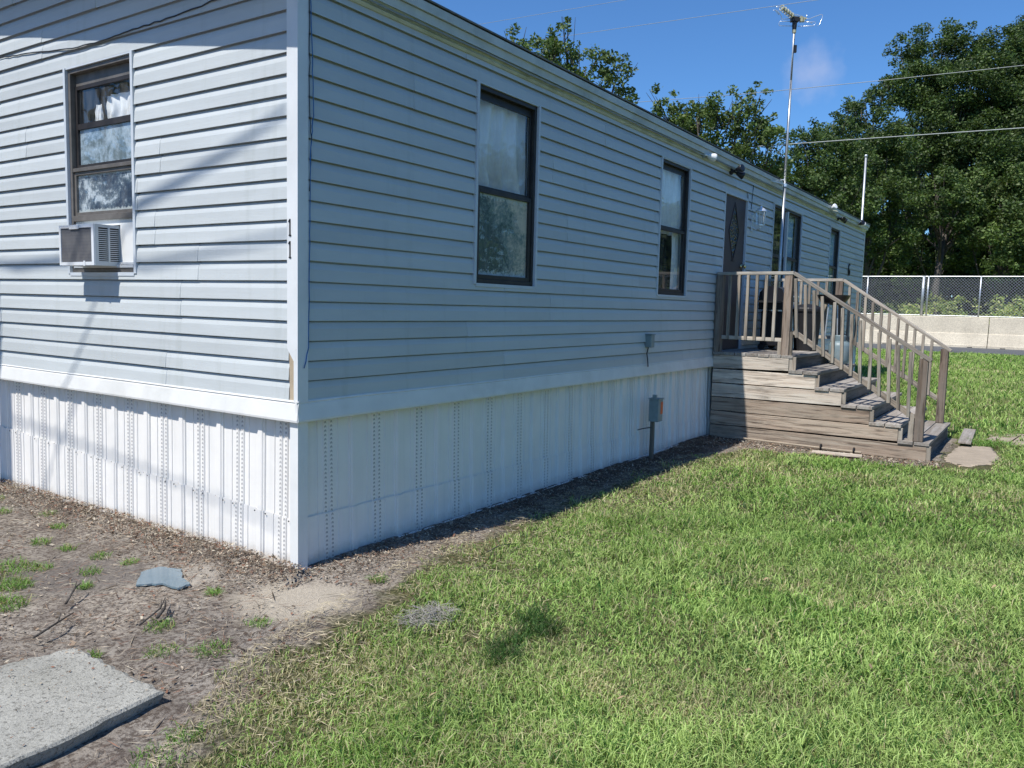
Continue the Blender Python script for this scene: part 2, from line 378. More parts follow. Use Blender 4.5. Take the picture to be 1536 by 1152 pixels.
def ground_mesh():
    def axis(segs):
        o = []
        for a, b, s in segs:
            n = max(1, int(round((b-a)/s))); o += [a+(b-a)*i/n for i in range(n)]
        return o+[segs[-1][1]]
    xs = axis([(-300, -60, 40), (-60, -8, 6), (-8, -3, .5), (-3, 3.5, .045), (3.5, 10, .16), (10, 32, 1.0), (32, 80, 6), (80, 500, 60)])
    ys = axis([(-400, -60, 40), (-60, -10, 5), (-10, -4, .6), (-4, -2, .12), (-2, 4.2, .05), (4.2, 12, .8), (12, 60, 6), (60, 400, 50)])
    X, Y = np.meshgrid(xs, ys, indexing='ij'); nx, ny = X.shape
    V = np.zeros((nx*ny, 3)); V[:, 0] = X.ravel(); V[:, 1] = Y.ravel()
    lw = lawn_amount(V[:, 0], V[:, 1])
    for i in range(len(V)):
        x, y = V[i, 0], V[i, 1]; z = gz(x, y)
        if -3.2 < x < 9 and -3 < y < 4.5 and lw[i] < .25:
            k = smooth((.25-lw[i])/.3)
            z += k*(noise.noise(Vector((x*9, y*9, 1)))*.007 + abs(noise.noise(Vector((x*3.1, y*3.1, 5))))*.012)
            # mound of soil and leaves against the skirting
            if x < 0 and y > -.1: z += k*.055*math.exp(-((-x)/.16)**2)*(.7+.5*noise.noise(Vector((0, y*4, 2))))
            if x > 0 and y > -.6: z += k*.02*math.exp(-((y)/.2)**2)
        V[i, 2] = z
    me = bpy.data.meshes.new('ground')
    idx = np.arange(nx*ny).reshape(nx, ny)
    F = np.stack([idx[:-1, :-1], idx[1:, :-1], idx[1:, 1:], idx[:-1, 1:]], -1).reshape(-1, 4)
    me.vertices.add(len(V)); me.vertices.foreach_set('co', V.astype(np.float32).ravel())
    me.loops.add(F.size); me.loops.foreach_set('vertex_index', F.astype(np.int32).ravel())
    me.polygons.add(len(F)); me.polygons.foreach_set('loop_start', np.arange(0, F.size, 4, dtype=np.int32))
    me.update(calc_edges=True)
    me.polygons.foreach_set('use_smooth', [True]*len(F))
    a = me.attributes.new('lawn', 'FLOAT', 'POINT'); a.data.foreach_set('value', np.clip(lw*1.6+.5, 0, 1).astype(np.float32))
    m, nt, b = newmat('soil_and_lawn'); v = coords(nt)
    at = N(nt, 'ShaderNodeAttribute', attribute_name='lawn')
    n1 = noi(nt, v, 3.5, 7, .65); n2 = noi(nt, v, 45, 5, .7); n3 = noi(nt, v, 1.1, 4, .6); nv = noi(nt, v, 160, 3, .75)
    soil = mixc(nt, ramp(nt, n1, [(.36, 0), (.62, 1)]), (.155, .130, .110), (.33, .295, .252))
    soil = mixc(nt, ramp(nt, n3, [(.48, 0), (.62, .6)]), soil, (.42, .365, .30))
    soil = mixc(nt, ramp(nt, n2, [(.42, .85), (.54, 0)]), soil, (.075, .057, .046))
    soil = mixc(nt, ramp(nt, nv, [(.58, 0), (.70, .5)]), soil, (.42, .33, .24))
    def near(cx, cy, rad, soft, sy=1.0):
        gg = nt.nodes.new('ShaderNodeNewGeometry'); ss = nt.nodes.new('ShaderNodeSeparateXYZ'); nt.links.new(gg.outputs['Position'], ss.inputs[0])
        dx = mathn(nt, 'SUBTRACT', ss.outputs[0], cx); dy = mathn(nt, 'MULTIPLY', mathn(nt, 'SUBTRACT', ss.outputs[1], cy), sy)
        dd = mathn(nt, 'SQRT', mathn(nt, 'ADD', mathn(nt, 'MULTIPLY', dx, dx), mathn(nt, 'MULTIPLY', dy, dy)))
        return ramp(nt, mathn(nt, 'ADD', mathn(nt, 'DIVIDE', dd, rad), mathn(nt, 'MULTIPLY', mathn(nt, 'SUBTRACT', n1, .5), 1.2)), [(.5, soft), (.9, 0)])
    soil = mixc(nt, near(-.30, -.30, .42, .75), soil, (.50, .44, .35))
    soil = mixc(nt, near(-.42, .48, .26, .6), soil, (.46, .42, .36))
    soil = mixc(nt, near(-.75, .95, .50, .6), soil, (.15, .135, .125))
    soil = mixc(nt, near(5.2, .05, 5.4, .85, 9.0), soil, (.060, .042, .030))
    thatch = mixc(nt, ramp(nt, n2, [(.4, 0), (.6, 1)]), (.045, .05, .02), (.15, .14, .065))
    farg = mixc(nt, ramp(nt, noi(nt, v, .35, 5, .6), [(.35, 0), (.65, 1)]), (.15, .21, .055), (.24, .29, .10))
    g = nt.nodes.new('ShaderNodeNewGeometry'); s = nt.nodes.new('ShaderNodeSeparateXYZ'); nt.links.new(g.outputs['Position'], s.inputs[0])
    far = ramp(nt, mathn(nt, 'DIVIDE', s.outputs[0], 40), [(.2, 0), (.45, 1)])
    lawn = mixc(nt, far, thatch, farg)
    edge = mathn(nt, 'ADD', at.outputs['Fac'], mathn(nt, 'MULTIPLY', mathn(nt, 'SUBTRACT', n1, .5), 1.1))
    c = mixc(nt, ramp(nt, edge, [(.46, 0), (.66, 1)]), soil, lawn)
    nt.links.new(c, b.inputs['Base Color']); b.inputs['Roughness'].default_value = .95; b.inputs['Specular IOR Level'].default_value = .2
    h = mathn(nt, 'ADD', mathn(nt, 'MULTIPLY', n2, .6), mathn(nt, 'MULTIPLY', nv, .35)); bump(nt, b, h, .9, .02)
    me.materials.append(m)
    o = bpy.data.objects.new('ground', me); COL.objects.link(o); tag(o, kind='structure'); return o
ground_mesh()

# road in front of the barrier
mb = MB()
for i in range(30):
    y0 = -90+6*i; mb.poly([(24.6, y0, .497), (29.9, y0, .50), (29.9, y0+6, .50), (24.6, y0+6, .497)])
o = mb.build('road', M['asphalt']); tag(o, kind='structure')

# ------------------------------------------------------------------ the mobile home
home = empty('mobile_home', (0, 0, 0), 'pale blue-grey vinyl sided mobile home with white corrugated skirting', 'mobile home')
Z0 = 3.184; CH = .1143; LEN = 15.72; WID = 7.3
NOUT_R = lambda u, d, z: (u, -d, z)
NOUT_L = lambda u, d, z: (-d, u, z)
def wall_sheet(mapf, u0, u1, z0, z1, ops, mat, name, top=None, thick=.09):
    us = sorted({u0, u1, *[o[0] for o in ops], *[o[1] for o in ops]}); zs = sorted({z0, z1, *[o[2] for o in ops], *[o[3] for o in ops]})
    mb = MB()
    for a, b in zip(us, us[1:]):
        for c, d in zip(zs, zs[1:]):
            um, zm = (a+b)/2, (c+d)/2
            if any(o[0] < um < o[1] and o[2] < zm < o[3] for o in ops): continue
            for dd in (-.0100, -thick): mb.poly([mapf(a, dd, c), mapf(b, dd, c), mapf(b, dd, d), mapf(a, dd, d)])
    for (a, b, c, d) in ops:
        for p, q in (((a, c), (b, c)), ((b, c), (b, d)), ((b, d), (a, d)), ((a, d), (a, c))):
            mb.poly([mapf(p[0], -.006, p[1]), mapf(q[0], -.006, q[1]), mapf(q[0], -thick, q[1]), mapf(p[0], -thick, p[1])])
    if top: mb.poly([mapf(*p) for p in top])
    return kid(mb, name, mat, home)

PROF = [(-.22, -.0075), (.045, -.0075), (.070, .0030), (.30, .0110), (.40, .0140), (.70, .0158), (.97, .0182), (1.0, .0182), (1.0, .0167), (.80, .0140), (.775, -.0075)]
def siding(mapf, u0, u1, ops, top_fn, seed, name, nlo=-7):
    mb = MB(); rr = random.Random(seed)
    seams = {}
    for n in range(nlo, 20):
        zt = Z0-CH*(n-1); zb = Z0-CH*n
        if n == 19: zb = 1.010
        key = (n+40)//2
        if key not in seams:
            s = []; q = u0 + rr.uniform(.8, 3.6)
            while q < u1-.3: s.append(q); q += rr.choice([3.66, 3.66, 2.4])
            seams[key] = s
        edges = [u0]+seams[key]+[u1]
        ustart = top_fn(zb)          # gable: the course only exists beyond this u
        for k, (a, b) in enumerate(zip(edges, edges[1:])):
            dz = rr.uniform(-.0012, .0012); dd = (k % 2)*.0034
            b2 = b+.02 if k < len(edges)-2 else b
            a2 = max(a, ustart)
            if a2 >= b2: continue
            segs = [(a2, b2, zt)]
            for (oa, ob, oc, od) in ops:
                if zb < od-.004 and zt > oc+.001:
                    new = []
                    for (p, q, zc) in segs:
                        if q <= oa or p >= ob: new.append((p, q, zc)); continue
                        if p < oa: new.append((p, oa, zc))
                        if q > ob: new.append((ob, q, zc))
                        if zb < oc-.004: new.append((max(p, oa), min(q, ob), oc))
                    segs = new
            for (p, q, zc) in segs:
                if q-p < .01: continue
                nn = max(1, int((q-p)/.22)); us = [p+(q-p)*i/nn for i in range(nn+1)]
                prof = []
                for (t, d) in PROF:
                    z = zt+(zb-zt)*t
                    if z > zc:
                        prof.append((zc, min(d, .010))); continue
                    prof.append((z, d))
                base = len(mb.v); m = len(prof)
                for u in us:
                    w = noise.noise(Vector((u*.7, n*3.1, seed)))*.0022+noise.noise(Vector((u*2.3, n*5.7, seed)))*.0009
                    wd = noise.noise(Vector((u*.55, n*1.3, seed+9)))*.0020
                    for (z, d) in prof:
                        tt = (zt-z)/(zt-zb)
                        mb.v.append(mapf(u, d+(dd+wd)*(.3+.7*tt) if d > .001 else d, z+(w+dz)*tt))
                for i in (0, len(us)-1):
                    for j in range(2, 7):
                        a_ = base+i*m+j; c0 = mb.v[a_]; c1 = mb.v[a_+1]; q0 = mapf(us[i], -.004, c0[2]); q1 = mapf(us[i], -.004, c1[2]); mb.poly([c0, c1, q1, q0])
                for i in range(len(us)-1):
                    for j in range(m-1):
                        a_ = base+i*m+j; mb.f.append((a_, a_+m, a_+m+1, a_+1))
    return kid(mb, name, M['siding'], home)

WZ0, WZ1 = 1.744, 3.178
winR = [(1.660, 2.470), (4.925, 5.715), (9.0, 10.57), (12.585, 13.357)]
opsR = [(a, b, WZ0, WZ1) for a, b in winR] + [(6.905, 7.815, 1.075, 3.095)]
opsL = [(1.585, 2.405, WZ0, WZ1)]
siding(NOUT_R, .035, LEN-.03, opsR, lambda z: -1, 3, 'siding', nlo=-1)
siding(NOUT_L, .060, WID, opsL, lambda z: (z-3.40)/.18 if z > 3.40 else -1, 8, 'siding')
wall_sheet(NOUT_R, 0.012, LEN, .95, 3.40, opsR, M['jch'], 'wall')
wall_sheet(NOUT_L, .0, WID, .95, 3.36, opsL, M['jch'], 'wall', top=[(-.006, -.006, 3.36), (WID, -.006, 3.36), (WID, -.006, 3.40), (WID/2, -.006, 3.40+.18*WID/2), (0, -.006, 3.40)])
mb = MB(); mb.box(LEN-.01, LEN+.015, 0.012, WID, 0, 3.40); mb.box(.02, LEN-.01, WID-.03, WID, 0, 3.40); mb.box(.1, LEN-.02, .1, WID-.04, .97, 1.03)
kid(mb, 'wall', M['siding'], home)
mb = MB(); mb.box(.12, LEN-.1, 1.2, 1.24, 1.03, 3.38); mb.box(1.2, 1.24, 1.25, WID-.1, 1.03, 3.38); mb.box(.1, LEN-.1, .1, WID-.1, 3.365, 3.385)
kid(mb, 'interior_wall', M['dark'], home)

# corner posts
mb = MB(); mb.box(-.026, .052, -.026, -.012, 1.0, 3.42); mb.box(-.026, -.012, -.012, .062, 1.31, 3.42)
mb.poly([(-.0262, -.0115, 1.31), (-.0262, .062, 1.31), (-.0262, .012, 1.245), (-.0262, -.0115, 1.22)])
mb.box(-.0255, -.012, -.0115, .008, 1.0, 1.30)
kid(mb, 'corner_post', M['post'], home)
mb = MB(); mb.box(-.014, .0, .010, .055, 1.01, 1.33, .002); kid(mb, 'exposed_stud', simple('bare_stud', (.42, .34, .24), .8), home)
mb = MB(); mb.box(LEN-.055, LEN+.02, -.022, -.012, .98, 3.40); mb.box(LEN+.012, LEN+.02, -.012, .06, .98, 3.40)
kid(mb, 'corner_post', M['post'], home)
# band trim above the skirting, both sides
def band(mapf, u0, u1, name, seed):
    mb = MB(); nn = int((u1-u0)/.3)
    prof = [(1.013, .006), (1.012, .022), (1.004, .026), (.998, .020), (.990, .024), (.900, .036), (.888, .034), (.888, .010)]
    base = 0
    for i in range(nn+1):
        u = u0+(u1-u0)*i/nn; w = noise.noise(Vector((u*.9, seed, 0)))*.0035
        for z, d in prof: mb.v.append(mapf(u, d+w*.5, z+w))
    m = len(prof)
    for i in range(nn):
        for j in range(m-1): a = i*m+j; mb.f.append((a, a+m, a+m+1, a+1))
    mb.f.append(tuple(range(m))); mb.f.append(tuple(reversed(range(nn*m, nn*m+m))))
    for s in (.62, 3.9, 7.3, 10.8): 
        if s < u1: 
            q = [mapf(s, .0368, .893), mapf(s+.005, .0368, .893), mapf(s+.005, .0245, .989), mapf(s, .0245, .989)]; mb.poly(q)
    kid(mb, name, M['band'], home)
band(NOUT_R, -.030, LEN+.02, 'band_trim', 1); band(NOUT_L, -.030, WID, 'band_trim', 2)

# skirting
def skirt(mapf, u0, u1, c0, per, mat, lapf, seed):
    def prof(du):
        a = abs(du)
        d = 0
        if .010 < a < .038: d = .009
        b = abs(abs(du)-per/2)
        if b < .035: d = .010
        if b < .022: d = .018
        if .080 < a < .084: d = .006
        return d
    brk = sorted([-per/2, -per/2+.018, -per/2+.024, -per/2+.033, -per/2+.037, -.040, -.036, -.013, -.009, .009, .013, .036, .040, .079, .081, .083, .085, -.085, -.083, -.081, -.079, per/2-.037, per/2-.033, per/2-.024, per/2-.018])
    us = []
    k = int((u0-c0)/per)-1
    while c0+k*per < u1+per:
        us += [c0+k*per+x for x in brk]; k += 1
    us = sorted(set([u0, u1]+[u for u in us if u0 < u < u1]))
    def pd(u):
        du = (u-c0+per/2) % per-per/2; return prof(du)
    def layer(zlo, zhi, off, name):
        mb = MB(); rows = 5
        for i, u in enumerate(us):
            a, b = (zlo(u), zhi(u))
            bow = noise.noise(Vector((u*1.3, seed, 0)))*.006
            for r in range(rows+1):
                t = r/rows; z = a+(b-a)*t
                mb.v.append(mapf(u, -.042+off+pd(u)+bow*math.sin(PI*t)+ .010*(1-z/.9), z))
        m = rows+1
        for i in range(len(us)-1):
            for j in range(rows): a = i*m+j; mb.f.append((a, a+m, a+m+1, a+1))
        return kid(mb, name, mat, home)
    layer(lambda u: -.10, lambda u: .97, 0, 'skirting')
    layer(lambda u: -.11, lapf, .009, 'lower_skirting')
skirt(NOUT_L, .03, WID, .164, .3995, M['skL'], lambda u: .292+.052*u, 4)
skirt(NOUT_R, .03, LEN, .262, .4230, M['skR'], lambda u: .305-.01*u, 5)
mb = MB()
mb.box(-.012, .062, -.012, -.002+.004, -.1, .96); mb.box(-.012, -.002, .002, .055, -.1, .96)
kid(mb, 'skirting_corner', M['white'], home)
i = 0; y = .10; scm = simple('screw_heads', (.12, .12, .13), .4, .8)
while y < 3.9:
    z = .292+.052*y-.014; mb = MB(); mb.lathe((.030-.010*(1-z/.9)-.0065, y, z), [(.0055, 0), (.0045, -.003), (.001, -.004)], 8, 'x'); kid(mb, 'screw', scm, home)
    y += .098 if i % 2 else .21; i += 1
mb = MB(); 
nn = 60
for i in range(nn):
    a = .03+(LEN-.05)*i/nn; b = .03+(LEN-.05)*(i+1)/nn
    mb.box(a, b-.0005, -.016, .004, -.06, .012+rnd.uniform(-.004, .004))
kid(mb, 'base_channel', M['white'], home)

# eaves
def strip(name, prof, mat, x0=-.30, x1=LEN+.06, seed=1, wob=.002):
    mb = MB(); nn = 60; m = len(prof)
    for i in range(nn+1):
        x = x0+(x1-x0)*i/nn; w = noise.noise(Vector((x*.6, seed, 0)))*wob
        for y, z in prof: mb.v.append((x, y+w*.4, z+w))
    for i in range(nn):
        for j in range(m): a = i*m+j; b = i*m+(j+1) % m; mb.f.append((a, b, b+m, a+m))
    mb.f.append(tuple(range(m))); mb.f.append(tuple(reversed(range(nn*m, nn*m+m))))
    return kid(mb, name, mat, home)
strip('fascia', [(-.030, 3.452), (-.086, 3.448), (-.092, 3.502), (-.030, 3.508)], M['fascia'], seed=1)
strip('fascia', [(-.004, 3.392), (-.060, 3.392), (-.068, 3.4465), (-.004, 3.4505)], M['fascia'], x0=-.02, seed=2)
strip('eave_trim', [(-.004, 3.338), (-.026, 3.336), (-.040, 3.352), (-.028, 3.362), (-.048, 3.3905), (-.004, 3.3905)], M['mold'], x0=-.01, x1=LEN+.0, seed=3, wob=.010)
mb = MB()
for side in (0, 1):
    ya, yb = (-.10, WID/2) if side == 0 else (WID/2, WID+.10)
    za, zb = (3.512, 3.512+.18*(WID/2+.1)) if side == 0 else (3.512+.18*(WID/2+.1), 3.512)
    x0, x1 = -.345, LEN+.08
    mb.poly([(x0, ya, za), (x1, ya, za), (x1, yb, zb), (x0, yb, zb)]); mb.poly([(x0, ya, za+.011), (x0, yb, zb+.011), (x1, yb, zb+.011), (x1, ya, za+.011)])
    if side == 0: mb.poly([(x0, ya, za), (x0, ya, za+.011), (x1, ya, za+.011), (x1, ya, za)])
    else: mb.poly([(x0, yb, zb), (x1, yb, zb), (x1, yb, zb+.011), (x0, yb, zb+.011)])
    for x in (x0, x1): mb.poly([(x, ya, za), (x, yb, zb), (x, yb, zb+.011), (x, ya, za+.011)])
kid(mb, 'roof', M['shingle'], home)
# rake fascia and soffit at the gable
mb = MB()
for (ya, yb, s) in ((-.09, WID/2, 1), (WID/2, WID+.09, -1)):
    f = lambda y: 3.512+.18*((y+.1) if s == 1 else (WID+.1-y))
    for (x0, x1, d0, d1) in ((-.335, -.32, -.085, -.002), (-.32, -.0, -.080, -.066)):
        P = [(x, y, f(y)+d) for x in (x0, x1) for (y, d) in ((ya, d0), (yb, d0), (yb, d1), (ya, d1))]
        n = len(mb.v); mb.v += P
        for q in ((0,1,2,3),(7,6,5,4),(0,4,5,1),(1,5,6,2),(2,6,7,3),(3,7,4,0)): mb.f.append(tuple(n+i for i in q))
kid(mb, 'rake_fascia', M['fascia'], home)

# ------------------------------------------------------------------ windows
def folds(mapf, u0, u1, z0, z1, d, amp, k, seed, ragged=0, top_pinch=True):
    mb = MB(); nu = 60; nz = 10
    for i in range(nu+1):
        t = i/nu; u = u0+(u1-u0)*t
        for j in range(nz+1):
            s = j/nz
            ph = k*2*PI*t+1.6*noise.noise(Vector((t*3, s*1.2, seed)))*2
            dd = d+amp*math.sin(ph)*(.55+.45*(1-s)) + .5*amp*noise.noise(Vector((t*14, s*1.5, seed+3)))
            z = z0+(z1-z0)*s
            if ragged and j == 0: z += ragged*noise.noise(Vector((t*9, 1, seed)))
            mb.v.append(mapf(u+.006*noise.noise(Vector((t*6, s*4, seed+5))), dd, z))
    for i in range(nu):
        for j in range(nz): a = i*(nz+1)+j; mb.f.append((a, a+nz+1, a+nz+2, a+1))
    return mb
def ring(mb, mapf, u0, u1, z0, z1, w, d0, d1):
    """rectangular frame built of four bars butted end to end"""
    for (a, b, c, d) in ((u0, u0+w, z0, z1), (u1-w, u1, z0, z1), (u0+w, u1-w, z0, z0+w), (u0+w, u1-w, z1-w, z1)):
        bar(mb, mapf, a, b, c, d, d0, d1)
def bar(mb, mapf, a, b, c, d, d0, d1):
    P = [mapf(u, dd, z) for dd in (d0, d1) for (u, z) in ((a, c), (b, c), (b, d), (a, d))]
    n = len(mb.v); mb.v += P
    for q in ((0,1,2,3),(7,6,5,4),(0,4,5,1),(1,5,6,2),(2,6,7,3),(3,7,4,0)): mb.f.append(tuple(n+i for i in q))
def pane(mapf, a, b, c, d, dd, mat, parent, name='pane', wave=0):
    mb = MB(); mb.poly([mapf(a, dd, c), mapf(b, dd, c), mapf(b, dd, d), mapf(a, dd, d)]) if mat is M['glass'] else bar(mb, mapf, a, b, c, d, dd, dd-.004)
    return kid(mb, name, mat, parent)
def trim(mapf, u0, u1, parent, bottom=True):
    mb = MB(); z0, z1 = WZ0, WZ1
    bar(mb, mapf, u0-.022, u0+.004, z0-.006, z1+.006, .0005, .025); bar(mb, mapf, u1-.004, u1+.022, z0-.006, z1+.006, .0005, .025)
    bar(mb, mapf, u0+.0045, u1-.0045, z0-.022, z0+.002, .0005, .024)
    bar(mb, mapf, u0+.0045, u1-.0045, z1-.004, z1+.010, .0005, .018)
    kid(mb, 'trim', M['jch'], parent)
def window_R(i, u0, u1, mid, kind):
    w = bpy.data.objects.new('window', None); COL.objects.link(w); w.parent = home; w.location = ((u0+u1)/2, 0, WZ0)
    f = NOUT_R; trim(f, u0, u1, w)
    mb = MB(); ring(mb, f, u0+.005, u1-.005, WZ0+.004, WZ1-.006, .030, .004, -.052)
    ring(mb, f, u0+.0355, u1-.0355, WZ0+.0345, mid+.018, .034, -.006, -.034)
    ring(mb, f, u0+.0355, u1-.0355, mid+.0185, WZ1-.075, .018, -.028, -.046)
    bar(mb, f, u0+.0355, u1-.0355, WZ1-.0745, WZ1-.0365, -.034, -.050)
    kid(mb, 'frame', M['bronze'], w, bevel=.002)
    return w, (u0+.068, u1-.068, WZ0+.068, mid-.016), (u0+.052, u1-.052, mid+.036, WZ1-.092)
# first (nearest) window
w, lo, hi = window_R(0, 1.660, 2.470, 2.430, 0)
pane(NOUT_R, lo[0], lo[1], lo[2], lo[3], -.022, M['glass'], w); pane(NOUT_R, hi[0], hi[1], hi[2], hi[3], -.035, M['glass'], w)
kid(folds(NOUT_R, hi[0]-.03, hi[1]+.03, 2.40, WZ1-.03, -.095, .036, 4, 2), 'curtain', M['curtain'], w, smooth=True)
fm = film_mat('peeling_film', [(.08, .12, .11), (.22, .29, .27), (.45, .44, .37), (.80, .68, .53), (.62, .70, .72)], 1.80, 2.43, 3, .25, (.22, 0, .20, .22*2.12+.20*2.16))
pane(NOUT_R, lo[0], lo[1], lo[2], lo[3], -.0275, fm, w, 'peeling_film')
# second
w, lo, hi = window_R(1, 4.925, 5.715, 2.455, 0)
pane(NOUT_R, lo[0], lo[1], lo[2], lo[3], -.022, M['glass'], w); pane(NOUT_R, hi[0], hi[1], hi[2], hi[3], -.035, M['glass'], w)
kid(folds(NOUT_R, hi[0]-.03, hi[1]+.03, 2.42, WZ1-.03, -.095, .034, 4, 5), 'curtain', M['curtain'], w, smooth=True)
kid(folds(NOUT_R, 5.50, 5.70, 1.76, 2.46, -.085, .012, 2.5, 7), 'curtain', M['curtain'], w, smooth=True)
# double window behind the deck
w = bpy.data.objects.new('window', None); COL.objects.link(w); w.parent = home; w.location = (9.78, 0, WZ0)
trim(NOUT_R, 9.0, 10.57, w)
mb = MB(); ring(mb, NOUT_R, 9.005, 10.565, WZ0+.004, WZ1-.006, .034, .004, -.052)
for (a, b) in ((9.0395, 9.745), (9.815, 10.5305)):
    ring(mb, NOUT_R, a, b, WZ0+.0385, 2.44, .028, -.014, -.034); ring(mb, NOUT_R, a, b, 2.4405, WZ1-.0405, .024, -.028, -.046)
kid(mb, 'frame', M['bronze'], w, bevel=.002)
mb = MB(); bar(mb, NOUT_R, 9.7455, 9.8145, WZ0+.0385, WZ1-.0405, .012, -.050); kid(mb, 'mullion', M['jch'], w)
for (a, b) in ((9.068, 9.717), (9.843, 10.502)):
    pane(NOUT_R, a, b, WZ0+.067, 2.412, -.022, M['glass'], w); pane(NOUT_R, a, b, 2.465, WZ1-.065, -.035, M['glass'], w)
kid(folds(NOUT_R, 10.12, 10.50, 1.76, 3.14, -.10, .016, 3.5, 11), 'curtain', M['bluecurtain'], w, smooth=True)
# far window
w, lo, hi = window_R(3, 12.585, 13.357, 2.455, 0)
pane(NOUT_R, lo[0], lo[1], lo[2], lo[3], -.022, M['glass'], w); pane(NOUT_R, hi[0], hi[1], hi[2], hi[3], -.035, M['glass'], w)
kid(folds(NOUT_R, 12.62, 13.32, 2.42, WZ1-.03, -.075, .010, 4, 15), 'curtain', M['bluecurtain'], w, smooth=True)
kid(folds(NOUT_R, 12.62, 13.32, 1.77, 2.45, -.075, .010, 4, 16), 'curtain', M['greencurtain'], w, smooth=True)
# gable end window
w = bpy.data.objects.new('window', None); COL.objects.link(w); w.parent = home; w.location = (0, 1.995, WZ0)
f = NOUT_L; trim(f, 1.585, 2.405, w)
mb = MB(); ring(mb, f, 1.590, 2.400, WZ0+.004, WZ1-.006, .028, .004, -.060)
bar(mb, f, 1.6185, 2.3715, WZ1-.115, WZ1-.0345, -.036, -.056)
bar(mb, f, 1.6185, 2.3715, 2.110, 2.150, .006, -.040)
ring(mb, f, 1.6185, 2.3715, 2.1505, 2.460, .024, -.010, -.030)
bar(mb, f, 1.6185, 2.3715, 2.4605, 2.486, .002, -.040)
kid(mb, 'frame', M['tanframe'], w, bevel=.002)
mb = MB(); ring(mb, f, 1.6185, 2.3715, 2.4865, WZ1-.1155, .026, -.030, -.052); bar(mb, f, 1.645, 2.345, 2.760, 2.800, -.031, -.053)
kid(mb, 'sash', M['bronze'], w)
pane(f, 1.6435, 2.3465, 2.175, 2.436, -.020, M['glass'], w)
pane(f, 1.6455, 2.3445, 2.513, 2.759, -.041, M['glass'], w); pane(f, 1.6455, 2.3445, 2.801, WZ1-.142, -.041, M['glass'], w)
fm2 = film_mat('peeling_foil', [(.03, .05, .09), (.06, .09, .14), (.14, .19, .24), (.70, .76, .80), (.62, .66, .64)], 2.175, 2.436, 9, .3)
pane(f, 1.6435, 2.3465, 2.175, 2.436, -.0255, fm2, w, 'peeling_foil')
fm3 = film_mat('cloudy_film', [(.17, .22, .24), (.36, .45, .52), (.46, .56, .64), (.55, .64, .70), (.45, .54, .60)], 2.5, 2.76, 21, .3)
pane(f, 1.6455, 2.3445, 2.513, 2.759, -.0465, fm3, w, 'cloudy_film')
kid(folds(f, 1.64, 2.06, 2.80, WZ1-.20, -.090, .014, 4, 22, .05), 'curtain', M['curtain'], w, smooth=True)
kid(folds(f, 2.12, 2.20, 2.80, WZ1-.25, -.085, .010, 2, 25, .03), 'curtain', M['curtain'], w, smooth=True)
# filler panels round the air conditioner
mb = MB(); bar(mb, f, 1.6185, 1.800, 1.80, 2.1095, -.012, -.022); bar(mb, f, 2.262, 2.3715, 1.80, 2.1095, -.012, -.022)
for k in range(5): bar(mb, f, 2.272+.02*k, 2.280+.02*k, 1.81, 2.10, -.0118, -.006)
bar(mb, f, 1.6185, 2.3715, 1.7785, 1.7995, .010, -.03); bar(mb, f, 1.62, 1.80, 1.802, 1.815, .004, -.0115)
bar(mb, f, 1.8005, 2.2615, 2.070, 2.1095, -.012, -.022)
kid(mb, 'filler_panel', M['white'], w)

# ------------------------------------------------------------------ door
d = bpy.data.objects.new('door', None); COL.objects.link(d); d.parent = home; d.location = (7.36, 0, 1.075)
mb = MB(); bar(mb, NOUT_R, 6.905, 6.935, 1.075, 3.095, .016, -.05); bar(mb, NOUT_R, 7.785, 7.815, 1.075, 3.095, .016, -.05); bar(mb, NOUT_R, 6.9355, 7.7845, 3.065, 3.095, .016, -.05)
kid(mb, 'door_frame', M['jch'], d)
mb = MB(); bar(mb, NOUT_R, 6.9365, 7.7835, 1.085, 3.0635, -.012, -.045); kid(mb, 'door_leaf', M['door'], d)
mb = MB(); cz = 2.62
mb.poly([NOUT_R(7.36-.19, -.0105, cz), NOUT_R(7.36, -.0105, cz-.36), NOUT_R(7.36+.19, -.0105, cz), NOUT_R(7.36, -.0105, cz+.36)])
m_, nt_, b_ = newmat('leaded_glass'); v_ = coords(nt_)
vo = nt_.nodes.new('ShaderNodeTexVoronoi'); vo.inputs['Scale'].default_value = 24; nt_.links.new(v_, vo.inputs['Vector'])
nt_.links.new(mixc(nt_, ramp(nt_, vo.outputs['Distance'], [(.1, 0), (.5, 1)]), (.05, .07, .06), (.01, .012, .01)), b_.inputs['Base Color']); b_.inputs['Roughness'].default_value = .15
bump(nt_, b_, vo.outputs['Distance'], .8, .02)
kid(mb, 'diamond_light', m_, d)
mb = MB()
c4 = [(7.36-.20, cz), (7.36, cz-.38), (7.36+.20, cz), (7.36, cz+.38)]
for (a, b) in zip(c4, c4[1:]+c4[:1]): mb.beam((a[0], .010, a[1]), (b[0], .010, b[1]), .012, .012, (0, 1, 0))
kid(mb, 'light_frame', M['door'], d)
mb = MB(); mb.box(7.30, 7.44, .008, .0118, 2.235, 2.262); kid(mb, 'letter_slot', M['blackm'], d)
mb = MB(); mb.lathe((7.70, .012, 2.19), [(.006, 0), (.030, -.002), (.030, -.010), (.011, -.014), (.011, -.035), (.026, -.042), (.030, -.058), (.020, -.070), (.004, -.073)], 16, 'y')
kid(mb, 'door_knob', M['brass'], d, smooth=True)

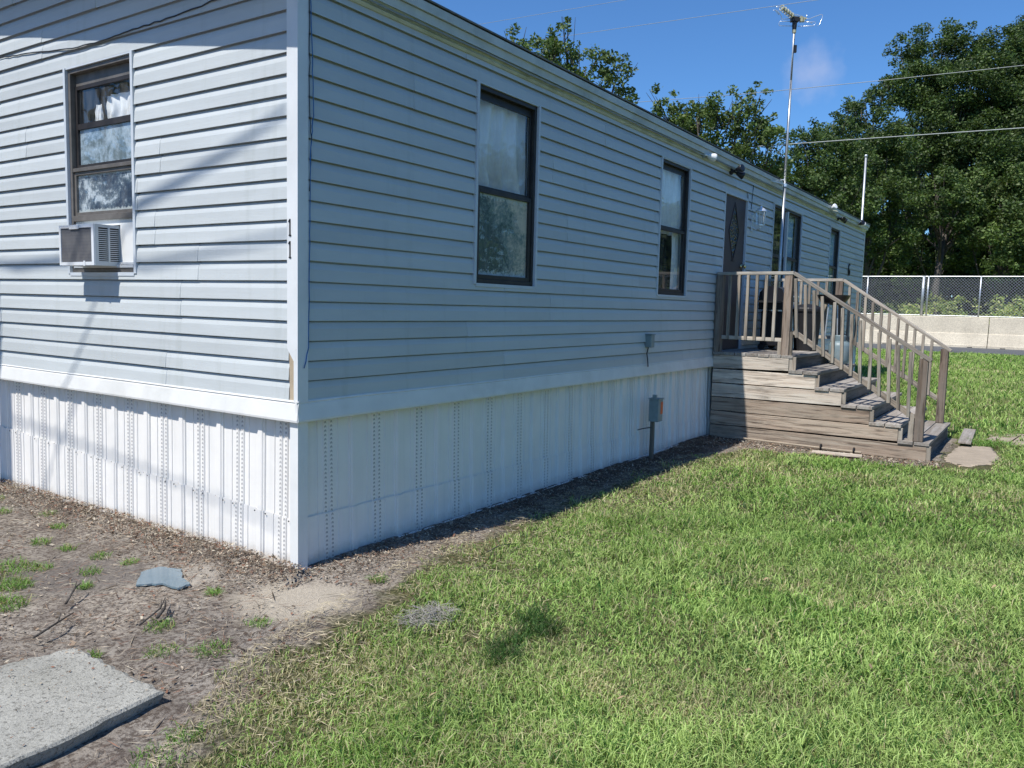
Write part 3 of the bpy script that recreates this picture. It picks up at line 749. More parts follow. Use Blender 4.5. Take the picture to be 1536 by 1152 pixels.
# house numbers on the lit face of the corner post, a small figure by the far corner
def digit_one(z):
    mb = MB(); x = -.0285
    mb.beam((x, .035, z), (x, .035, z+.095), .004, .007, (0, 1, 0)); mb.beam((x, .044, z+.004), (x, .026, z+.004), .004, .006, (0, 0, 1)); mb.beam((x, .035, z+.092), (x, .047, z+.080), .004, .006, (0, 0, 1))
    return mb
for z in (1.945, 1.822): kid(digit_one(z), 'house_number', M['blackm'], home)
mb = MB(); pts = []
for i in range(26):
    t = i/25
    if t < .45: a = 2.3-3.1*t/.45*.9; pts.append((14.30+.075*math.cos(a+.3)+.03, -.03, 2.50+.085*math.sin(a+.3)))
    else: a = 2.6+5.4*(t-.45)/.55; pts.append((14.29+.065*math.cos(a), -.03, 2.405+.06*math.sin(a)))
pts = [(14.36, -.03, 2.575), (14.31, -.03, 2.59), (14.265, -.03, 2.56), (14.245, -.03, 2.50), (14.24, -.03, 2.44), (14.26, -.03, 2.385), (14.31, -.03, 2.365), (14.355, -.03, 2.39), (14.365, -.03, 2.44), (14.33, -.03, 2.475), (14.27, -.03, 2.46)]
mb.tube(pts, .013, 8); kid(mb, 'house_number', M['blackm'], home, smooth=True)

# ------------------------------------------------------------------ window air conditioner (rests in the window: its own thing)
ac = empty('air_conditioner', (-.06, 2.03, 1.785), 'white window air conditioner with dark coil and side louvers', 'air conditioner')
X0, X1, Y0, Y1, A0, A1 = -.172, .055, 1.808, 2.252, 1.787, 2.062
mb = MB()
mb.box(X0+.012, X1, Y0+.012, Y1-.012, A1-.012, A1); mb.box(X0+.012, X1, Y0+.012, Y1-.012, A0, A0+.012)
mb.box(X0+.012, X1, Y1-.012, Y1, A0, A1)
# louvred side, facing -y: frame bars and slats
mb.box(X0+.012, X0+.034, Y0, Y0+.010, A0, A1); mb.box(X1-.045, X1, Y0, Y0+.010, A0, A1)
mb.box(X0+.034, X1-.045, Y0, Y0+.010, A0, A0+.030); mb.box(X0+.034, X1-.045, Y0, Y0+.010, A1-.020, A1); xm = (X0+.034+X1-.045)/2
mb.box(xm-.006, xm+.006, Y0-.0005, Y0+.0095, A0+.030, A1-.020)
z = A0+.036
while z < A1-.024:
    mb.box(X0+.034, xm-.006, Y0+.001, Y0+.008, z, z+.0055); mb.box(xm+.006, X1-.045, Y0+.001, Y0+.008, z, z+.0055); z += .0135
kid(mb, 'case', simple('ac_case', (.56, .60, .62), .45, 0, .06, 8, .1, (.4, .34, .26), .4), ac)
mb = MB(); mb.box(X0+.014, X1-.005, Y0+.013, Y1-.014, A0+.014, A1-.014); kid(mb, 'core', M['blackm'], ac)
mb = MB()
for (a, b, c, e) in ((Y0, Y0+.030, A0, A1), (Y1-.022, Y1, A0, A1), (Y0+.030, Y1-.022, A1-.022, A1), (Y0+.030, Y1-.022, A0, A0+.022)): mb.box(X0, X0+.0115, a, b, c, e, .0008)
mb.box(X0-.004, X0-.0002, 1.99, 2.11, A1-.030, A1-.008); mb.box(X0-.003, X0-.0002, Y0+.11, Y0+.13, A0-.004, A0+.03)
kid(mb, 'front_frame', simple('ac_white', (.72, .75, .78), .4, 0, .05, 8, .1, (.42, .34, .24), .5), ac)
m_, nt_, b_ = newmat('coil_fins'); g_ = nt_.nodes.new('ShaderNodeNewGeometry'); s_ = nt_.nodes.new('ShaderNodeSeparateXYZ'); nt_.links.new(g_.outputs['Position'], s_.inputs[0])
fin = mathn(nt_, 'FRACT', mathn(nt_, 'MULTIPLY', s_.outputs[1], 240)); tubes = mathn(nt_, 'FRACT', mathn(nt_, 'MULTIPLY', s_.outputs[2], 46))
c_ = mixc(nt_, ramp(nt_, tubes, [(.35, 0), (.5, .5), (.65, 0)]), (.11, .11, .12), (.04, .04, .045))
c_ = mixc(nt_, ramp(nt_, fin, [(.4, 0), (.6, .6)]), c_, (.05, .05, .055))
nt_.links.new(mixc(nt_, ramp(nt_, noi(nt_, coords(nt_), 12, 4), [(.4, 0), (.7, .6)]), c_, (.16, .155, .15)), b_.inputs['Base Color']); b_.inputs['Roughness'].default_value = .6
mb = MB(); mb.box(X0+.006, X0+.012, Y0+.029, Y1-.021, A0+.021, A1-.021); kid(mb, 'condenser_coil', m_, ac)

# ------------------------------------------------------------------ cables on the house
def cable(name, pts, r, mat, label, cat='cable', sub=6, jit=.004, group=None):
    P = []
    for a, b in zip(pts, pts[1:]):
        for i in range(sub):
            t = i/sub; p = Vector(a).lerp(Vector(b), t)
            P.append(p+Vector((rnd.uniform(-jit, jit), rnd.uniform(-jit, jit)*.3, rnd.uniform(-jit, jit))))
    P.append(Vector(pts[-1])); mb = MB(); mb.tube(P, r, 6); o = mb.build(name, mat, smooth=True); tag(o, label, cat, group); return o
cable('blue_cable', [(.058, -.030, 3.50), (.066, -.030, 3.15), (.078, -.030, 2.85), (.084, -.030, 2.62), (.066, -.030, 2.45), (.060, -.030, 2.2), (.060, -.028, 1.85), (.056, -.028, 1.32), (.018, -.030, 1.20)], .0032, M['bluecable'], 'thin blue cable running loosely down the near corner of the home')
cable('thin_cable', [(.050, -.030, 3.50), (.058, -.030, 3.1), (.056, -.030, 2.7), (.070, -.030, 2.5), (.056, -.030, 2.2)], .0028, M['blackcable'], 'short dark cable beside the blue one at the top of the corner')
cable('gable_wire', [(-.022, 4.2, 3.42), (-.020, 3.35, 3.392), (-.022, 2.94, 3.366), (-.03, 2.28, 3.30), (-.022, 1.86, 3.298), (-.025, 1.55, 3.312), (-.02, 1.18, 3.318), (-.022, .65, 3.345), (-.03, .2, 3.40)], .0042, M['blackcable'], 'dark wire sagging across the gable end above the window')
pts = []
x = .3
while x < 15.5:
    pts.append((x, -.052-.004*(1 if int(x*3) % 2 else 0), 3.382-.012*abs(math.sin(x*1.9)))); x += .45
cable('eave_cable', pts, .007, M['greycable'], 'pale cable clipped along the eave above the long wall', sub=3, jit=.003)

# ------------------------------------------------------------------ lights on the long wall
def flood(x, z, heads, mats, label):
    e = empty('flood_light', (x, -.02, z), label, 'flood light', 'flood lights under the eave')
    mb = MB(); mb.lathe((x, -.012, z), [(.045, 0), (.045, -.03), (.030, -.045)], 14, 'y'); kid(mb, 'base', M['greybox'] if mats[0] is M['lampwhite'] else M['blackm'], e, smooth=False)
    for (dx, dy, dz), m in zip(heads, mats):
        dv = Vector((dx, dy, dz)).normalized(); R = dv.to_track_quat('Z', 'Y').to_matrix()
        s = Vector((x, -.05, z))
        mb = MB(); mb.tube([s, s+dv*.05], .012, 8); mb.lathe(s+dv*.05, [(.016, 0), (.026, .015), (.036, .045), (.047, .078), (.049, .098), (.043, .102), (.01, .097)], 16, R)
        kid(mb, 'lamp_head', m, e, smooth=True)
flood(6.02, 3.385, [(.75, -.5, -.15)], [M['lampwhite']], 'white bullet flood light under the eave before the door')
flood(7.02, 3.345, [(.5, -.7, -.35), (-.2, -.6, .1)], [M['blackp'], M['blackp']], 'black twin head flood light above the brown door')
flood(12.2, 3.43, [(-.3, -.7, .35), (.5, -.6, -.3)], [M['lampwhite'], M['yellow']], 'pale twin bulb flood light near the far window')
flood(13.0, 3.37, [(.3, -.7, -.3), (-.5, -.6, -.2)], [M['blackp'], M['blackp']], 'black twin flood light above the farthest window')
flood(14.75, 3.41, [(.5, -.6, .1), (-.4, -.6, .2)], [M['lampwhite'], M['blackp']], 'small black and white flood light at the far end of the eave')
# carriage lamp
lt = empty('wall_lantern', (7.98, -.02, 2.70), 'carriage style wall lantern with clear panes beside the door', 'lantern')
lx, ly = 7.99, -.135
mb = MB(); mb.box(lx-.03, lx+.03, -.032, -.013, 2.68, 2.90); mb.tube([(lx, -.03, 2.74), (lx, -.08, 2.70), (lx, ly, 2.72), (lx, ly, 2.76)], .008, 8)
mb.lathe((lx, ly, 0), [(.02, 2.745), (.055, 2.755), (.055, 2.768), (.02, 2.772)], 6); mb.lathe((lx, ly, 0), [(.075, 2.945), (.072, 2.958), (.045, 2.985), (.02, 3.00), (.012, 3.02), (.018, 3.035), (.004, 3.05)], 12)
for k in range(6):
    a = PI/3*k; mb.tube([(lx+.053*math.cos(a), ly+.053*math.sin(a), 2.765), (lx+.070*math.cos(a), ly+.070*math.sin(a), 2.95)], .005, 5)
kid(mb, 'lantern_frame', M['alu'], lt)
mb = MB()
for k in range(6):
    a, b = PI/3*k, PI/3*(k+1)
    mb.poly([(lx+.050*math.cos(a), ly+.050*math.sin(a), 2.77), (lx+.050*math.cos(b), ly+.050*math.sin(b), 2.77), (lx+.067*math.cos(b), ly+.067*math.sin(b), 2.945), (lx+.067*math.cos(a), ly+.067*math.sin(a), 2.945)])
kid(mb, 'lantern_panes', M['glass'], lt)
mb = MB(); mb.lathe((lx, ly, 0), [(.012, 2.775), (.012, 2.82), (.024, 2.85), (.022, 2.88), (.004, 2.90)], 10); kid(mb, 'bulb', M['lampwhite'], lt, smooth=True)
cable('lantern_wire', [(7.98, -.018, 3.30), (7.95, -.018, 3.15), (7.93, -.018, 2.97)], .005, M['blackcable'], 'short dark wire hanging down the wall to the lantern', jit=.002)
# junction box on siding, and the pedestal box on its post
jb = empty('junction_box', (4.72, -.02, 1.18), 'small grey junction box on the siding above the trim band', 'junction box')
mb = MB(); mb.box(4.675, 4.765, -.085, -.012, 1.185, 1.318); kid(mb, 'box', M['greybox'], jb, bevel=.008)
mb = MB(); mb.box(4.670, 4.770, -.092, -.012, 1.3185, 1.327); kid(mb, 'lid', M['greybox'], jb, bevel=.003)
mb = MB(); mb.tube([(4.71, -.04, 1.186), (4.70, -.03, 1.12), (4.715, -.035, 1.06), (4.71, -.045, .98)], .006, 6); kid(mb, 'wire', M['blackcable'], jb)
pb = empty('electrical_pedestal', (4.93, -.10, -.02), 'grey electrical box with an orange label on a short post', 'electrical box')
mb = MB(); mb.box(4.705, 4.820, -.185, -.075, .405, .640, .001); kid(mb, 'box', M['greybox'], pb, bevel=.006)
mb = MB(); mb.box(4.699, 4.826, -.195, -.070, .6405, .652); mb.box(4.71, 4.74, -.15, -.11, .652, .69); kid(mb, 'lid', M['greybox'], pb)
mb = MB(); mb.box(4.760, 4.815, -.1875, -.1858, .485, .615); kid(mb, 'orange_label', M['orange'], pb)
mb = MB(); mb.box(4.735, 4.770, -.120, -.085, -.05, .4045); mb.tube([(4.79, -.10, .405), (4.785, -.105, .25), (4.775, -.11, .05), (4.77, -.11, -.03)], .012, 6); kid(mb, 'post', wood_mat('pedestal_post', 2, (.15, .12, .09), (.2, .18, .15)), pb)
mb = MB(); mb.tube([(4.73, -.10, .34), (4.62, -.06, .335), (4.55, -.03, .325)], .006, 6); kid(mb, 'wire', M['blackcable'], pb)

# ------------------------------------------------------------------ antenna
an = empty('television_antenna', (8.93, -.17, 1.08), 'outdoor television antenna on a tall metal mast standing on the deck', 'antenna')
tx, ty = .012, 0
def mast(z): return (8.90+.016*(z-1.1), -.165, z)
mb = MB(); mb.tube([mast(1.075), mast(3.4)], .021, 10); mb.tube([mast(3.38), mast(4.9)], .017, 10); mb.tube([mast(4.88), mast(5.72)], .014, 10)
kid(mb, 'mast', M['steel'], an, smooth=True)
mb = MB(); pts = []
for i in range(40):
    z = 2.4+3.2*i/39; p = Vector(mast(z)); a = i*.9; pts.append(p+Vector((.019*math.cos(a*.12), .019*math.sin(a*.12), 0)))
mb.tube(pts, .004, 5); kid(mb, 'coax', M['blackcable'], an)
mb = MB(); mb.beam((8.94, -.165, 3.43), (8.55, -.06, 3.44), .03, .012); mb.beam((8.94, -.165, 3.50), (8.94, -.05, 3.50), .035, .012); mb.lathe(mast(3.40), [(.034, 0), (.034, .04)], 10)
kid(mb, 'bracket', M['alu'], an)
top = Vector(mast(5.70)); Rv = Vector((.558, -.830, 0)).normalized(); Fv = Vector((.83, .558, 0)).normalized(); Uv = Vector((0, 0, 1))
def L(r, u, f=0): return top+Rv*r+Uv*u+Fv*f
RM = Matrix((Rv, Fv, Uv)).transposed()
mb = MB(); mb.obox(L(0, .045), (.11, .08, .06), RM); kid(mb, 'motor', M['blackm'], an)
mb = MB(); mb.lathe(L(0, -.10), [(.028, 0), (.034, .06), (.034, .11)], 12); kid(mb, 'rotor_neck', M['blackm'], an)
mb = MB(); mb.obox(L(.02, -.36), (.05, .04, .10), RM); kid(mb, 'amplifier', M['blackm'], an)
mb = MB(); mb.lathe(L(.0, -.14), [(.026, 0), (.03, .04)], 10); kid(mb, 'clamp', M['yellow'], an)
mb = MB(); mb.beam(L(-.02, .075, -.02), L(-.24, .14, -.16), .030, .022); mb.beam(L(-.06, .085), L(.16, .06), .035, .02)
mb.obox(L(.09, .05), (.03, .06, .07), RM); mb.obox(L(.125, .045), (.014, .06, .06), RM)
kid(mb, 'boom', M['yellow'], an)
for k in range(5):
    c = L(-.07-.042*k, .085+.016*k, -.045-.024*k); dv = (Rv*-.75+Fv*-.5+Uv*.2).normalized(); Rm = dv.to_track_quat('Z', 'Y').to_matrix()
    mb = MB(); mb.tube([c+Rm@Vector((.036*math.cos(a), .036*math.sin(a), 0)) for a in [2*PI*i/12 for i in range(13)]], .007, 5); kid(mb, 'director_ring', M['yellow'], an)
mb = MB(); rr_ = .0045
mb.tube([L(-.06, .055), L(-.19, .045), L(-.21, .07, -.05), L(-.30, .13, -.12)], rr_, 5)
mb.tube([L(-.03, .02), L(-.21, .015), L(-.225, -.02), L(-.215, -.045), L(-.02, -.045)], rr_, 5)
mb.tube([L(.05, -.045), L(.27, -.035), L(.30, -.01), L(.29, .02), L(.14, .015)], rr_, 5)
mb.tube([L(.12, .06), L(.21, .06), L(.30, .10), L(.37, .125), L(.395, .115), L(.39, .08), L(.355, -.015), L(.33, -.035)], rr_, 5)
mb.tube([L(-.32, .16, -.14), L(-.22, .175, -.1), L(-.12, .13, -.03), L(.05, .105), L(.09, .10)], rr_, 5)
mb.tube([L(.15, .02), L(.20, .025), L(.255, .0)], rr_, 5); mb.tube([L(.165, .06), L(.165, .12)], rr_, 5)
mb.tube([L(-.36, .11, -.15), L(-.33, .12, -.14), L(-.26, .07, -.1)], rr_, 5)
kid(mb, 'loop_rods', M['alu'], an, smooth=True)
# vent pipe past the far corner
vp = MB(); vp.tube([(15.90, .10, .3), (15.90, .10, 4.98)], .023, 12); vp.lathe((15.90, .10, 4.97), [(.024, 0), (.034, .005), (.032, .05), (.005, .06)], 12)
tag(vp.build('tall_pipe', M['steel'], smooth=True), 'tall pale vertical pipe standing past the far corner of the home', 'pipe')

# ------------------------------------------------------------------ wooden deck and stairs
dk = empty('wooden_steps', (7.7, -1.2, 0), 'weathered wooden entry deck and steps with two sloped handrails', 'wooden steps')
XL, XR = 6.70, 8.86
LV = [1.078, .900, .722, .547, .372, .198]; EN = [-.985, -1.30, -1.605, -1.915, -2.225, -2.52]
for k in range(6):
    zt = LV[k]-.040; zb = zt-.166; sl = (-.018, .0, -.010, -.002, -.016, .0)[k]
    y1 = -.03; y0 = EN[k]+.022; mb = MB()
    x0, x1 = XL+.006*(k % 2), XL+.036
    mb.v = [(x0, y0, zb-sl), (x1, y0, zb-sl), (x1, y1, zb), (x0, y1, zb), (x0, y0, zt-.003*(k % 2)), (x1, y0, zt), (x1, y1, zt), (x0, y1, zt)]
    mb.f = [(3,2,1,0),(4,5,6,7),(0,1,5,4),(1,2,6,5),(2,3,7,6),(3,0,4,7)]
    kid(mb, 'side_board', M['wy'] if k < 3 else M['wy2'], dk, bevel=.003)
    mb = MB(); mb.box(XR-.036, XR-.001, y0, y1, zb, zt); kid(mb, 'side_board', M['wy'], dk, bevel=.003)
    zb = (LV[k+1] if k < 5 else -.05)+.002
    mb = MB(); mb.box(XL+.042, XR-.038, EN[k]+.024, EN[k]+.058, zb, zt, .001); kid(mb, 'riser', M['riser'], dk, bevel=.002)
    mb = MB()
    if k == 0: mb.box(XL+.006, XL+.041, EN[k]-.060, EN[k]+.018, LV[k+1]+.001, zt+.02, .001)
    else: mb.box(XL+.008, XL+.041, EN[k]+.024-.048, EN[k]+.0235-.003, (LV[k+1] if k < 5 else -.05)+.003, zt, .001)
    kid(mb, 'corner_block', M['wbal'], dk, bevel=.002)
y = -.02
while y > -.95:
    mb = MB(); mb.box(XL-.006+rnd.uniform(-.012, .006), XR+.006, y-.136, y, LV[0]-.038, LV[0]+rnd.uniform(-.003, .003)); y -= .142
    kid(mb, 'deck_plank', M['wx'], dk, bevel=.004)
for k in range(1, 6):
    ya = EN[k-1]+.020; yb = EN[k]-.004; h = (ya-yb)/2
    for (a, b) in ((ya, ya-h+.004), (ya-h-.004, yb)):
        mb = MB(); mb.box(XL-.008+rnd.uniform(-.01, .006), XR+.004+rnd.uniform(-.006, .01), b, a, LV[k]-.038, LV[k]+rnd.uniform(-.003, .003)); kid(mb, 'tread', M['wx'], dk, bevel=.004)
mb = MB()
for y in (-.3, -.6): mb.box(XL+.04, XR-.04, y-.02, y+.02, -.05, 1.035)
kid(mb, 'framing', M['riser'], dk)
def post(x0, x1, y0, y1, z0, z1):
    mb = MB(); mb.box(x0, x1, y0, y1, z0, z1, .002); kid(mb, 'post', M['wz'], dk, bevel=.005)
post(XL-.010, XL+.078, -.115, -.028, 1.03, 2.028)                # wall post
post(XL+.006, XL+.096, -.948, -.858, 1.060, 2.030)              # corner post
post(XL+.020, XL+.112, -2.452, -2.360, LV[5], 1.118)             # bottom post
for q in ((XL+.030, XL+.066, -2.352, -2.300, LV[5], .50), (XL+.02, XL+.06, -.985, -.952, .91, 1.36), (XL+.02, XL+.06, -.856, -.815, 1.082, 1.235)):
    mb = MB(); mb.box(*q); kid(mb, 'block', M['wbal'], dk)
post(XR-.170, XR-.080, -1.100, -1.010, .90, 2.030)
post(XR-.170, XR-.080, -2.452, -2.360, LV[5], 1.165)
post(XR-.170, XR-.080, -.115, -.028, 1.08, 2.028)
def rail(a, b, mat, w=.092, h=.038, name='handrail'):
    mb = MB(); mb.beam(a, b, w, h); kid(mb, name, mat, dk, bevel=.004)
rail((XL+.045, -.03, 2.048), (XL+.045, -.960, 2.055), M['wrail'])
rail((XL+.050, -.962, 2.052), (XL+.060, -2.480, 1.098), M['wslope'])
rail((XL+.040, -.116, 1.262), (XL+.040, -.857, 1.256), M['wrail'], .040, .045, 'lower_rail')
rail((XL+.045, -.99, 1.362), (XL+.055, -2.356, .452), M['wslope'], .040, .060, 'lower_rail')
rail((XR-.125, -.03, 2.048), (XR-.125, -1.100, 2.052), M['wrail'])
rail((XR-.125, -1.105, 2.050), (XR-.125, -2.480, 1.142), M['wslope'])
rail((XR-.125, -1.102, 1.315), (XR-.125, -2.358, .510), M['wslope'], .040, .060, 'lower_rail')
rail((XR-.125, -.116, 1.262), (XR-.125, -1.009, 1.256), M['wrail'], .040, .045, 'lower_rail')
def bal(x, y, z0, z1, ln=0):
    mb = MB(); mb.beam((x, y, z0), (x+rnd.uniform(-.004, .004), y+ln, z1), .034, .036, (1, 0, 0)); kid(mb, 'baluster', M['wbal'], dk, bevel=.002)
for k in range(6):
    y = -.195-.112*k; bal(XL+.018, y, 1.238, 2.030, rnd.uniform(-.012, .006))
n = 13
for k in range(n):
    y = -1.035-.1045*k; t = (-.97-y)/(1.51)
    zr = 2.046-(2.046-1.092)*t-.018; zl = 1.352-(1.352-.452)*((-.99-y)/1.366)
    bal(XL+.016, y, zl-.03, zr-.004, .028+rnd.uniform(-.022, .022)) if zr-zl > .2 else None
for k in range(11):
    y = -1.20-.1045*k; t = (-1.105-y)/1.375
    zr = 2.046-.908*t-.018; zl = 1.315-.805*((-1.102-y)/1.256)
    bal(XR-.150, y, zl-.03, zr-.002, rnd.uniform(-.01, .01))
for k in range(7): bal(XR-.150, -.20-.115*k, 1.235, 2.030, 0)

# things standing on the deck
gr = empty('gas_grill', (8.0, -.4, 1.08), 'black gas barbecue grill on the deck against the wall', 'grill')
mb = MB(); mb.box(7.72, 8.32, -.60, -.25, 1.62, 1.74); mb.box(7.76, 8.28, -.56, -.28, 1.14, 1.60); kid(mb, 'cabinet', M['blackp'], gr, bevel=.01)
mb = MB(); n0 = len(mb.v); prof = [(-.26, 1.745), (-.27, 1.84), (-.33, 1.91), (-.45, 1.93), (-.55, 1.88), (-.60, 1.745)]
for x in (7.72, 8.32):
    for (y, z) in prof: mb.v.append((x, y, z))
m = len(prof)
for j in range(m): mb.f.append((j, (j+1) % m, m+(j+1) % m, m+j))
mb.f.append(tuple(range(m))); mb.f.append(tuple(reversed(range(m, 2*m)))); kid(mb, 'hood', M['blackp'], gr, bevel=.01)
for (a, b) in ((7.44, 7.715), (8.325, 8.58)):
    mb = MB(); mb.box(a, b, -.56, -.28, 1.71, 1.735); kid(mb, 'side_shelf', M['blackm'], gr)
mb = MB(); mb.box(7.72, 8.32, -.615, -.602, 1.64, 1.73); mb.tube([(7.80, -.64, 1.80), (8.24, -.64, 1.80)], .010, 8); mb.tube([(7.74, -.60, 1.33), (8.30, -.60, 1.33)], .006, 6); kid(mb, 'trim_bars', M['alu'], gr)
for x in (7.78, 8.26):
    for y in (-.54, -.30): mb = MB(); mb.lathe((x-.02, y, 1.125), [(.045, 0), (.045, .03)], 14, 'x'); kid(mb, 'caster', M['blackm'], gr)
bn = MB(); bn.lathe((8.22, -.77, 0), [(.14, 1.082), (.15, 1.09), (.185, 1.60), (.20, 1.61), (.20, 1.64), (.19, 1.66), (.10, 1.70), (.01, 1.71)], 20)
tag(bn.build('black_bin', M['blackm'], smooth=False), 'black plastic bin on the deck behind the stair balusters', 'bin')
kt = empty('kettle_grill', (8.46, -1.0, 1.08), 'round black kettle grill bowl beside the far stair post', 'grill')
kx, ky = 8.45, -1.045
mb = MB(); mb.lathe((kx, ky, 0), [(.03, 1.70), (.10, 1.712), (.16, 1.745), (.20, 1.80), (.212, 1.835), (.218, 1.838), (.205, 1.838), (.19, 1.80), (.12, 1.74), (.02, 1.735)], 28); kid(mb, 'bowl', M['blackp'], kt, smooth=True)
mb = MB(); 
for a in (.4, 2.5, 4.6): mb = MB(); mb.tube([(kx+.12*math.cos(a), ky+.06*math.sin(a), 1.72), (kx+.2*math.cos(a), ky+.10*math.sin(a), 1.082 if math.sin(a) > 0 else .902)], .010, 6); kid(mb, 'leg', M['steel'], kt)
tk = empty('propane_tank', (8.42, -1.17, .90), 'pale blue-grey propane tank on the top step', 'propane tank')
tx_, ty_ = 8.42, -1.165
mb = MB(); mb.lathe((tx_, ty_, 0), [(.10, .905), (.125, .93), (.135, .97), (.135, 1.15), (.120, 1.20), (.06, 1.225), (.02, 1.23)], 24); kid(mb, 'cylinder', M['tankblue'], tk, smooth=True)
mb = MB(); mb.lathe((tx_, ty_, 0), [(.075, 1.20), (.080, 1.29), (.072, 1.30), (.068, 1.205)], 18); kid(mb, 'collar', M['tankblue'], tk)
mb = MB(); mb.lathe((tx_, ty_, 0), [(.012, 1.225), (.012, 1.26), (.03, 1.265), (.03, 1.275)], 12); kid(mb, 'valve', M['brass'], tk)

# ------------------------------------------------------------------ ground items
def slab(name, pts, z0, z1, mat, label, cat, jit=.01, n=14, group=None):
    mb = MB(); ring_ = []
    for (a, b) in zip(pts, pts[1:]+pts[:1]):
        for i in range(n):
            t = i/n; ring_.append((a[0]+(b[0]-a[0])*t+rnd.uniform(-jit, jit), a[1]+(b[1]-a[1])*t+rnd.uniform(-jit, jit)))
    k = len(ring_); cx = sum(p[0] for p in ring_)/k; cy = sum(p[1] for p in ring_)/k
    for (x, y) in ring_: mb.v.append((x+(cx-x)*.06, y+(cy-y)*.06, z0))
    for (x, y) in ring_: mb.v.append((x, y, z1-.010))
    for (x, y) in ring_: mb.v.append((x+(cx-x)*.022, y+(cy-y)*.022, z1))
    for l in range(2):
        for i in range(k): mb.f.append((l*k+i, l*k+(i+1) % k, (l+1)*k+(i+1) % k, (l+1)*k+i))
    mb.f.append(tuple(2*k+i for i in range(k)))
    o = mb.build(name, mat); tag(o, label, cat, group); return o
slab('concrete_slab', [(-1.345, -.10), (-1.355, -.775), (-2.05, -.835), (-3.3, -.95), (-3.25, .16), (-1.66, -.02)], -.05, .042, M['slab'], 'rough grey concrete slab lying in the dirt at lower left', 'slab', .010)
slab('concrete_pad', [(6.72, -2.72), (7.1, -2.66), (8.15, -2.72), (8.30, -3.02), (7.55, -3.16), (6.98, -3.10), (6.60, -2.9)], -.05, .010, M['pad'], 'worn tan concrete pad at the foot of the steps', 'pad', .03)
slab('concrete_pad', [(8.6, -2.95), (9.7, -2.95), (9.9, -3.3), (8.7, -3.45)], -.05, .012, M['pad'], 'pale broken concrete pad half sunk in the grass', 'pad', .05)
slab('glass_shard', [(-.560, .690), (-.44, .70), (-.385, .56), (-.47, .43), (-.50, .30), (-.59, .285), (-.60, .42), (-.70, .52)], -.004, .006, simple('grey_blue_glass', (.13, .18, .21), .08, 0, .1, 6, .05), 'flat grey-blue shard lying in the dirt near the corner', 'shard', .006, 5)
def lying(name, a, b, w, h, mat, label, cat):
    mb = MB(); mb.beam(a, b, w, h); o = mb.build(name, mat, bevel=.003); tag(o, label, cat); return o
lying('scrap_board', (8.05, -2.76, .055), (9.30, -2.72, .075), .14, .022, M['wx'], 'grey scrap board lying beside the bottom step', 'board')
lying('flat_board', (6.32, -1.38, .018), (6.40, -1.90, .018), .14, .018, M['wy'], 'small flat board on the dirt beside the stair side', 'board')
sp_ = empty('white_rod', (6.55, -1.2, .02), 'thin white rod with two black rings lying along the stair side', 'rod')
mb = MB(); mb.tube([(6.58, -.40, .04), (6.57, -1.1, .035), (6.57, -1.86, .03)], .012, 8); kid(mb, 'rod', M['pad'], sp_)
for y in (-1.42, -1.78):
    mb = MB(); mb.tube([(6.57+.028*math.cos(a), y, .045+.028*math.sin(a)) for a in [2*PI*i/12 for i in range(13)]], .010, 6); kid(mb, 'black_ring', M['blackm'], sp_)
# Spanish-moss clump
mb = MB(); r2 = random.Random(5)
for i in range(420):
    a = r2.uniform(0, 2*PI); q = math.sqrt(r2.random()); cx = -.10+.15*q*math.cos(a); cy = -1.07+.10*q*math.sin(a); z = .012+.05*(1-q)*r2.random()+.015*r2.random()
    p = Vector((cx, cy, z)); dv = Vector((r2.uniform(-1, 1), r2.uniform(-1, 1), r2.uniform(-.3, .5))); pts = [p]
    for k in range(4): dv += Vector((r2.uniform(-.8, .8), r2.uniform(-.8, .8), r2.uniform(-.5, .3))); pts.append(pts[-1]+dv.normalized()*.018)
    for q_ in range(len(pts)): pts[q_].z = max(.008, pts[q_].z)
    mb.tube(pts, .0011, 3, False)
tag(mb.build('moss_clump', simple('grey_moss', (.30, .28, .25), .95, 0, .2, 30, 0)), 'grey tangle of dry moss lying on the lawn', 'moss clump')
# twigs
tw = [((-1.10, .47, .03), (-.93, .65, .05), .006, 'bent dry twig near the left edge of the dirt'),
      ((-1.04, -.08, .035), (-.75, .16, .03), .005, 'long dark twig lying left of the corner'),
      ((-.93, -.05, .03), (-.80, .08, .03), .009, 'short thick stick beside the long dark twig'),
      ((-1.40, .17, .03), (-1.15, .30, .04), .006, 'curved black twig behind the slab'),
      ((.92, -.70, .03), (1.2, -.75, .03), .004, 'thin twig in the lawn edge below the long wall')]
for a, b, r, lab in tw:
    A, B = Vector(a), Vector(b); mid = (A+B)/2+Vector((rnd.uniform(-.03, .03), rnd.uniform(-.03, .03), .012)); mb = MB(); mb.tube([A, (A+mid)/2, mid, B], [r, r*.9, r*.8, r*.4], 6)
    side = mid+Vector((.04, .05, .02)); mb.tube([mid, side], [r*.6, r*.3], 5)
    tag(mb.build('twig', M['bark'], smooth=True), lab, 'twig', 'twigs on the dirt')

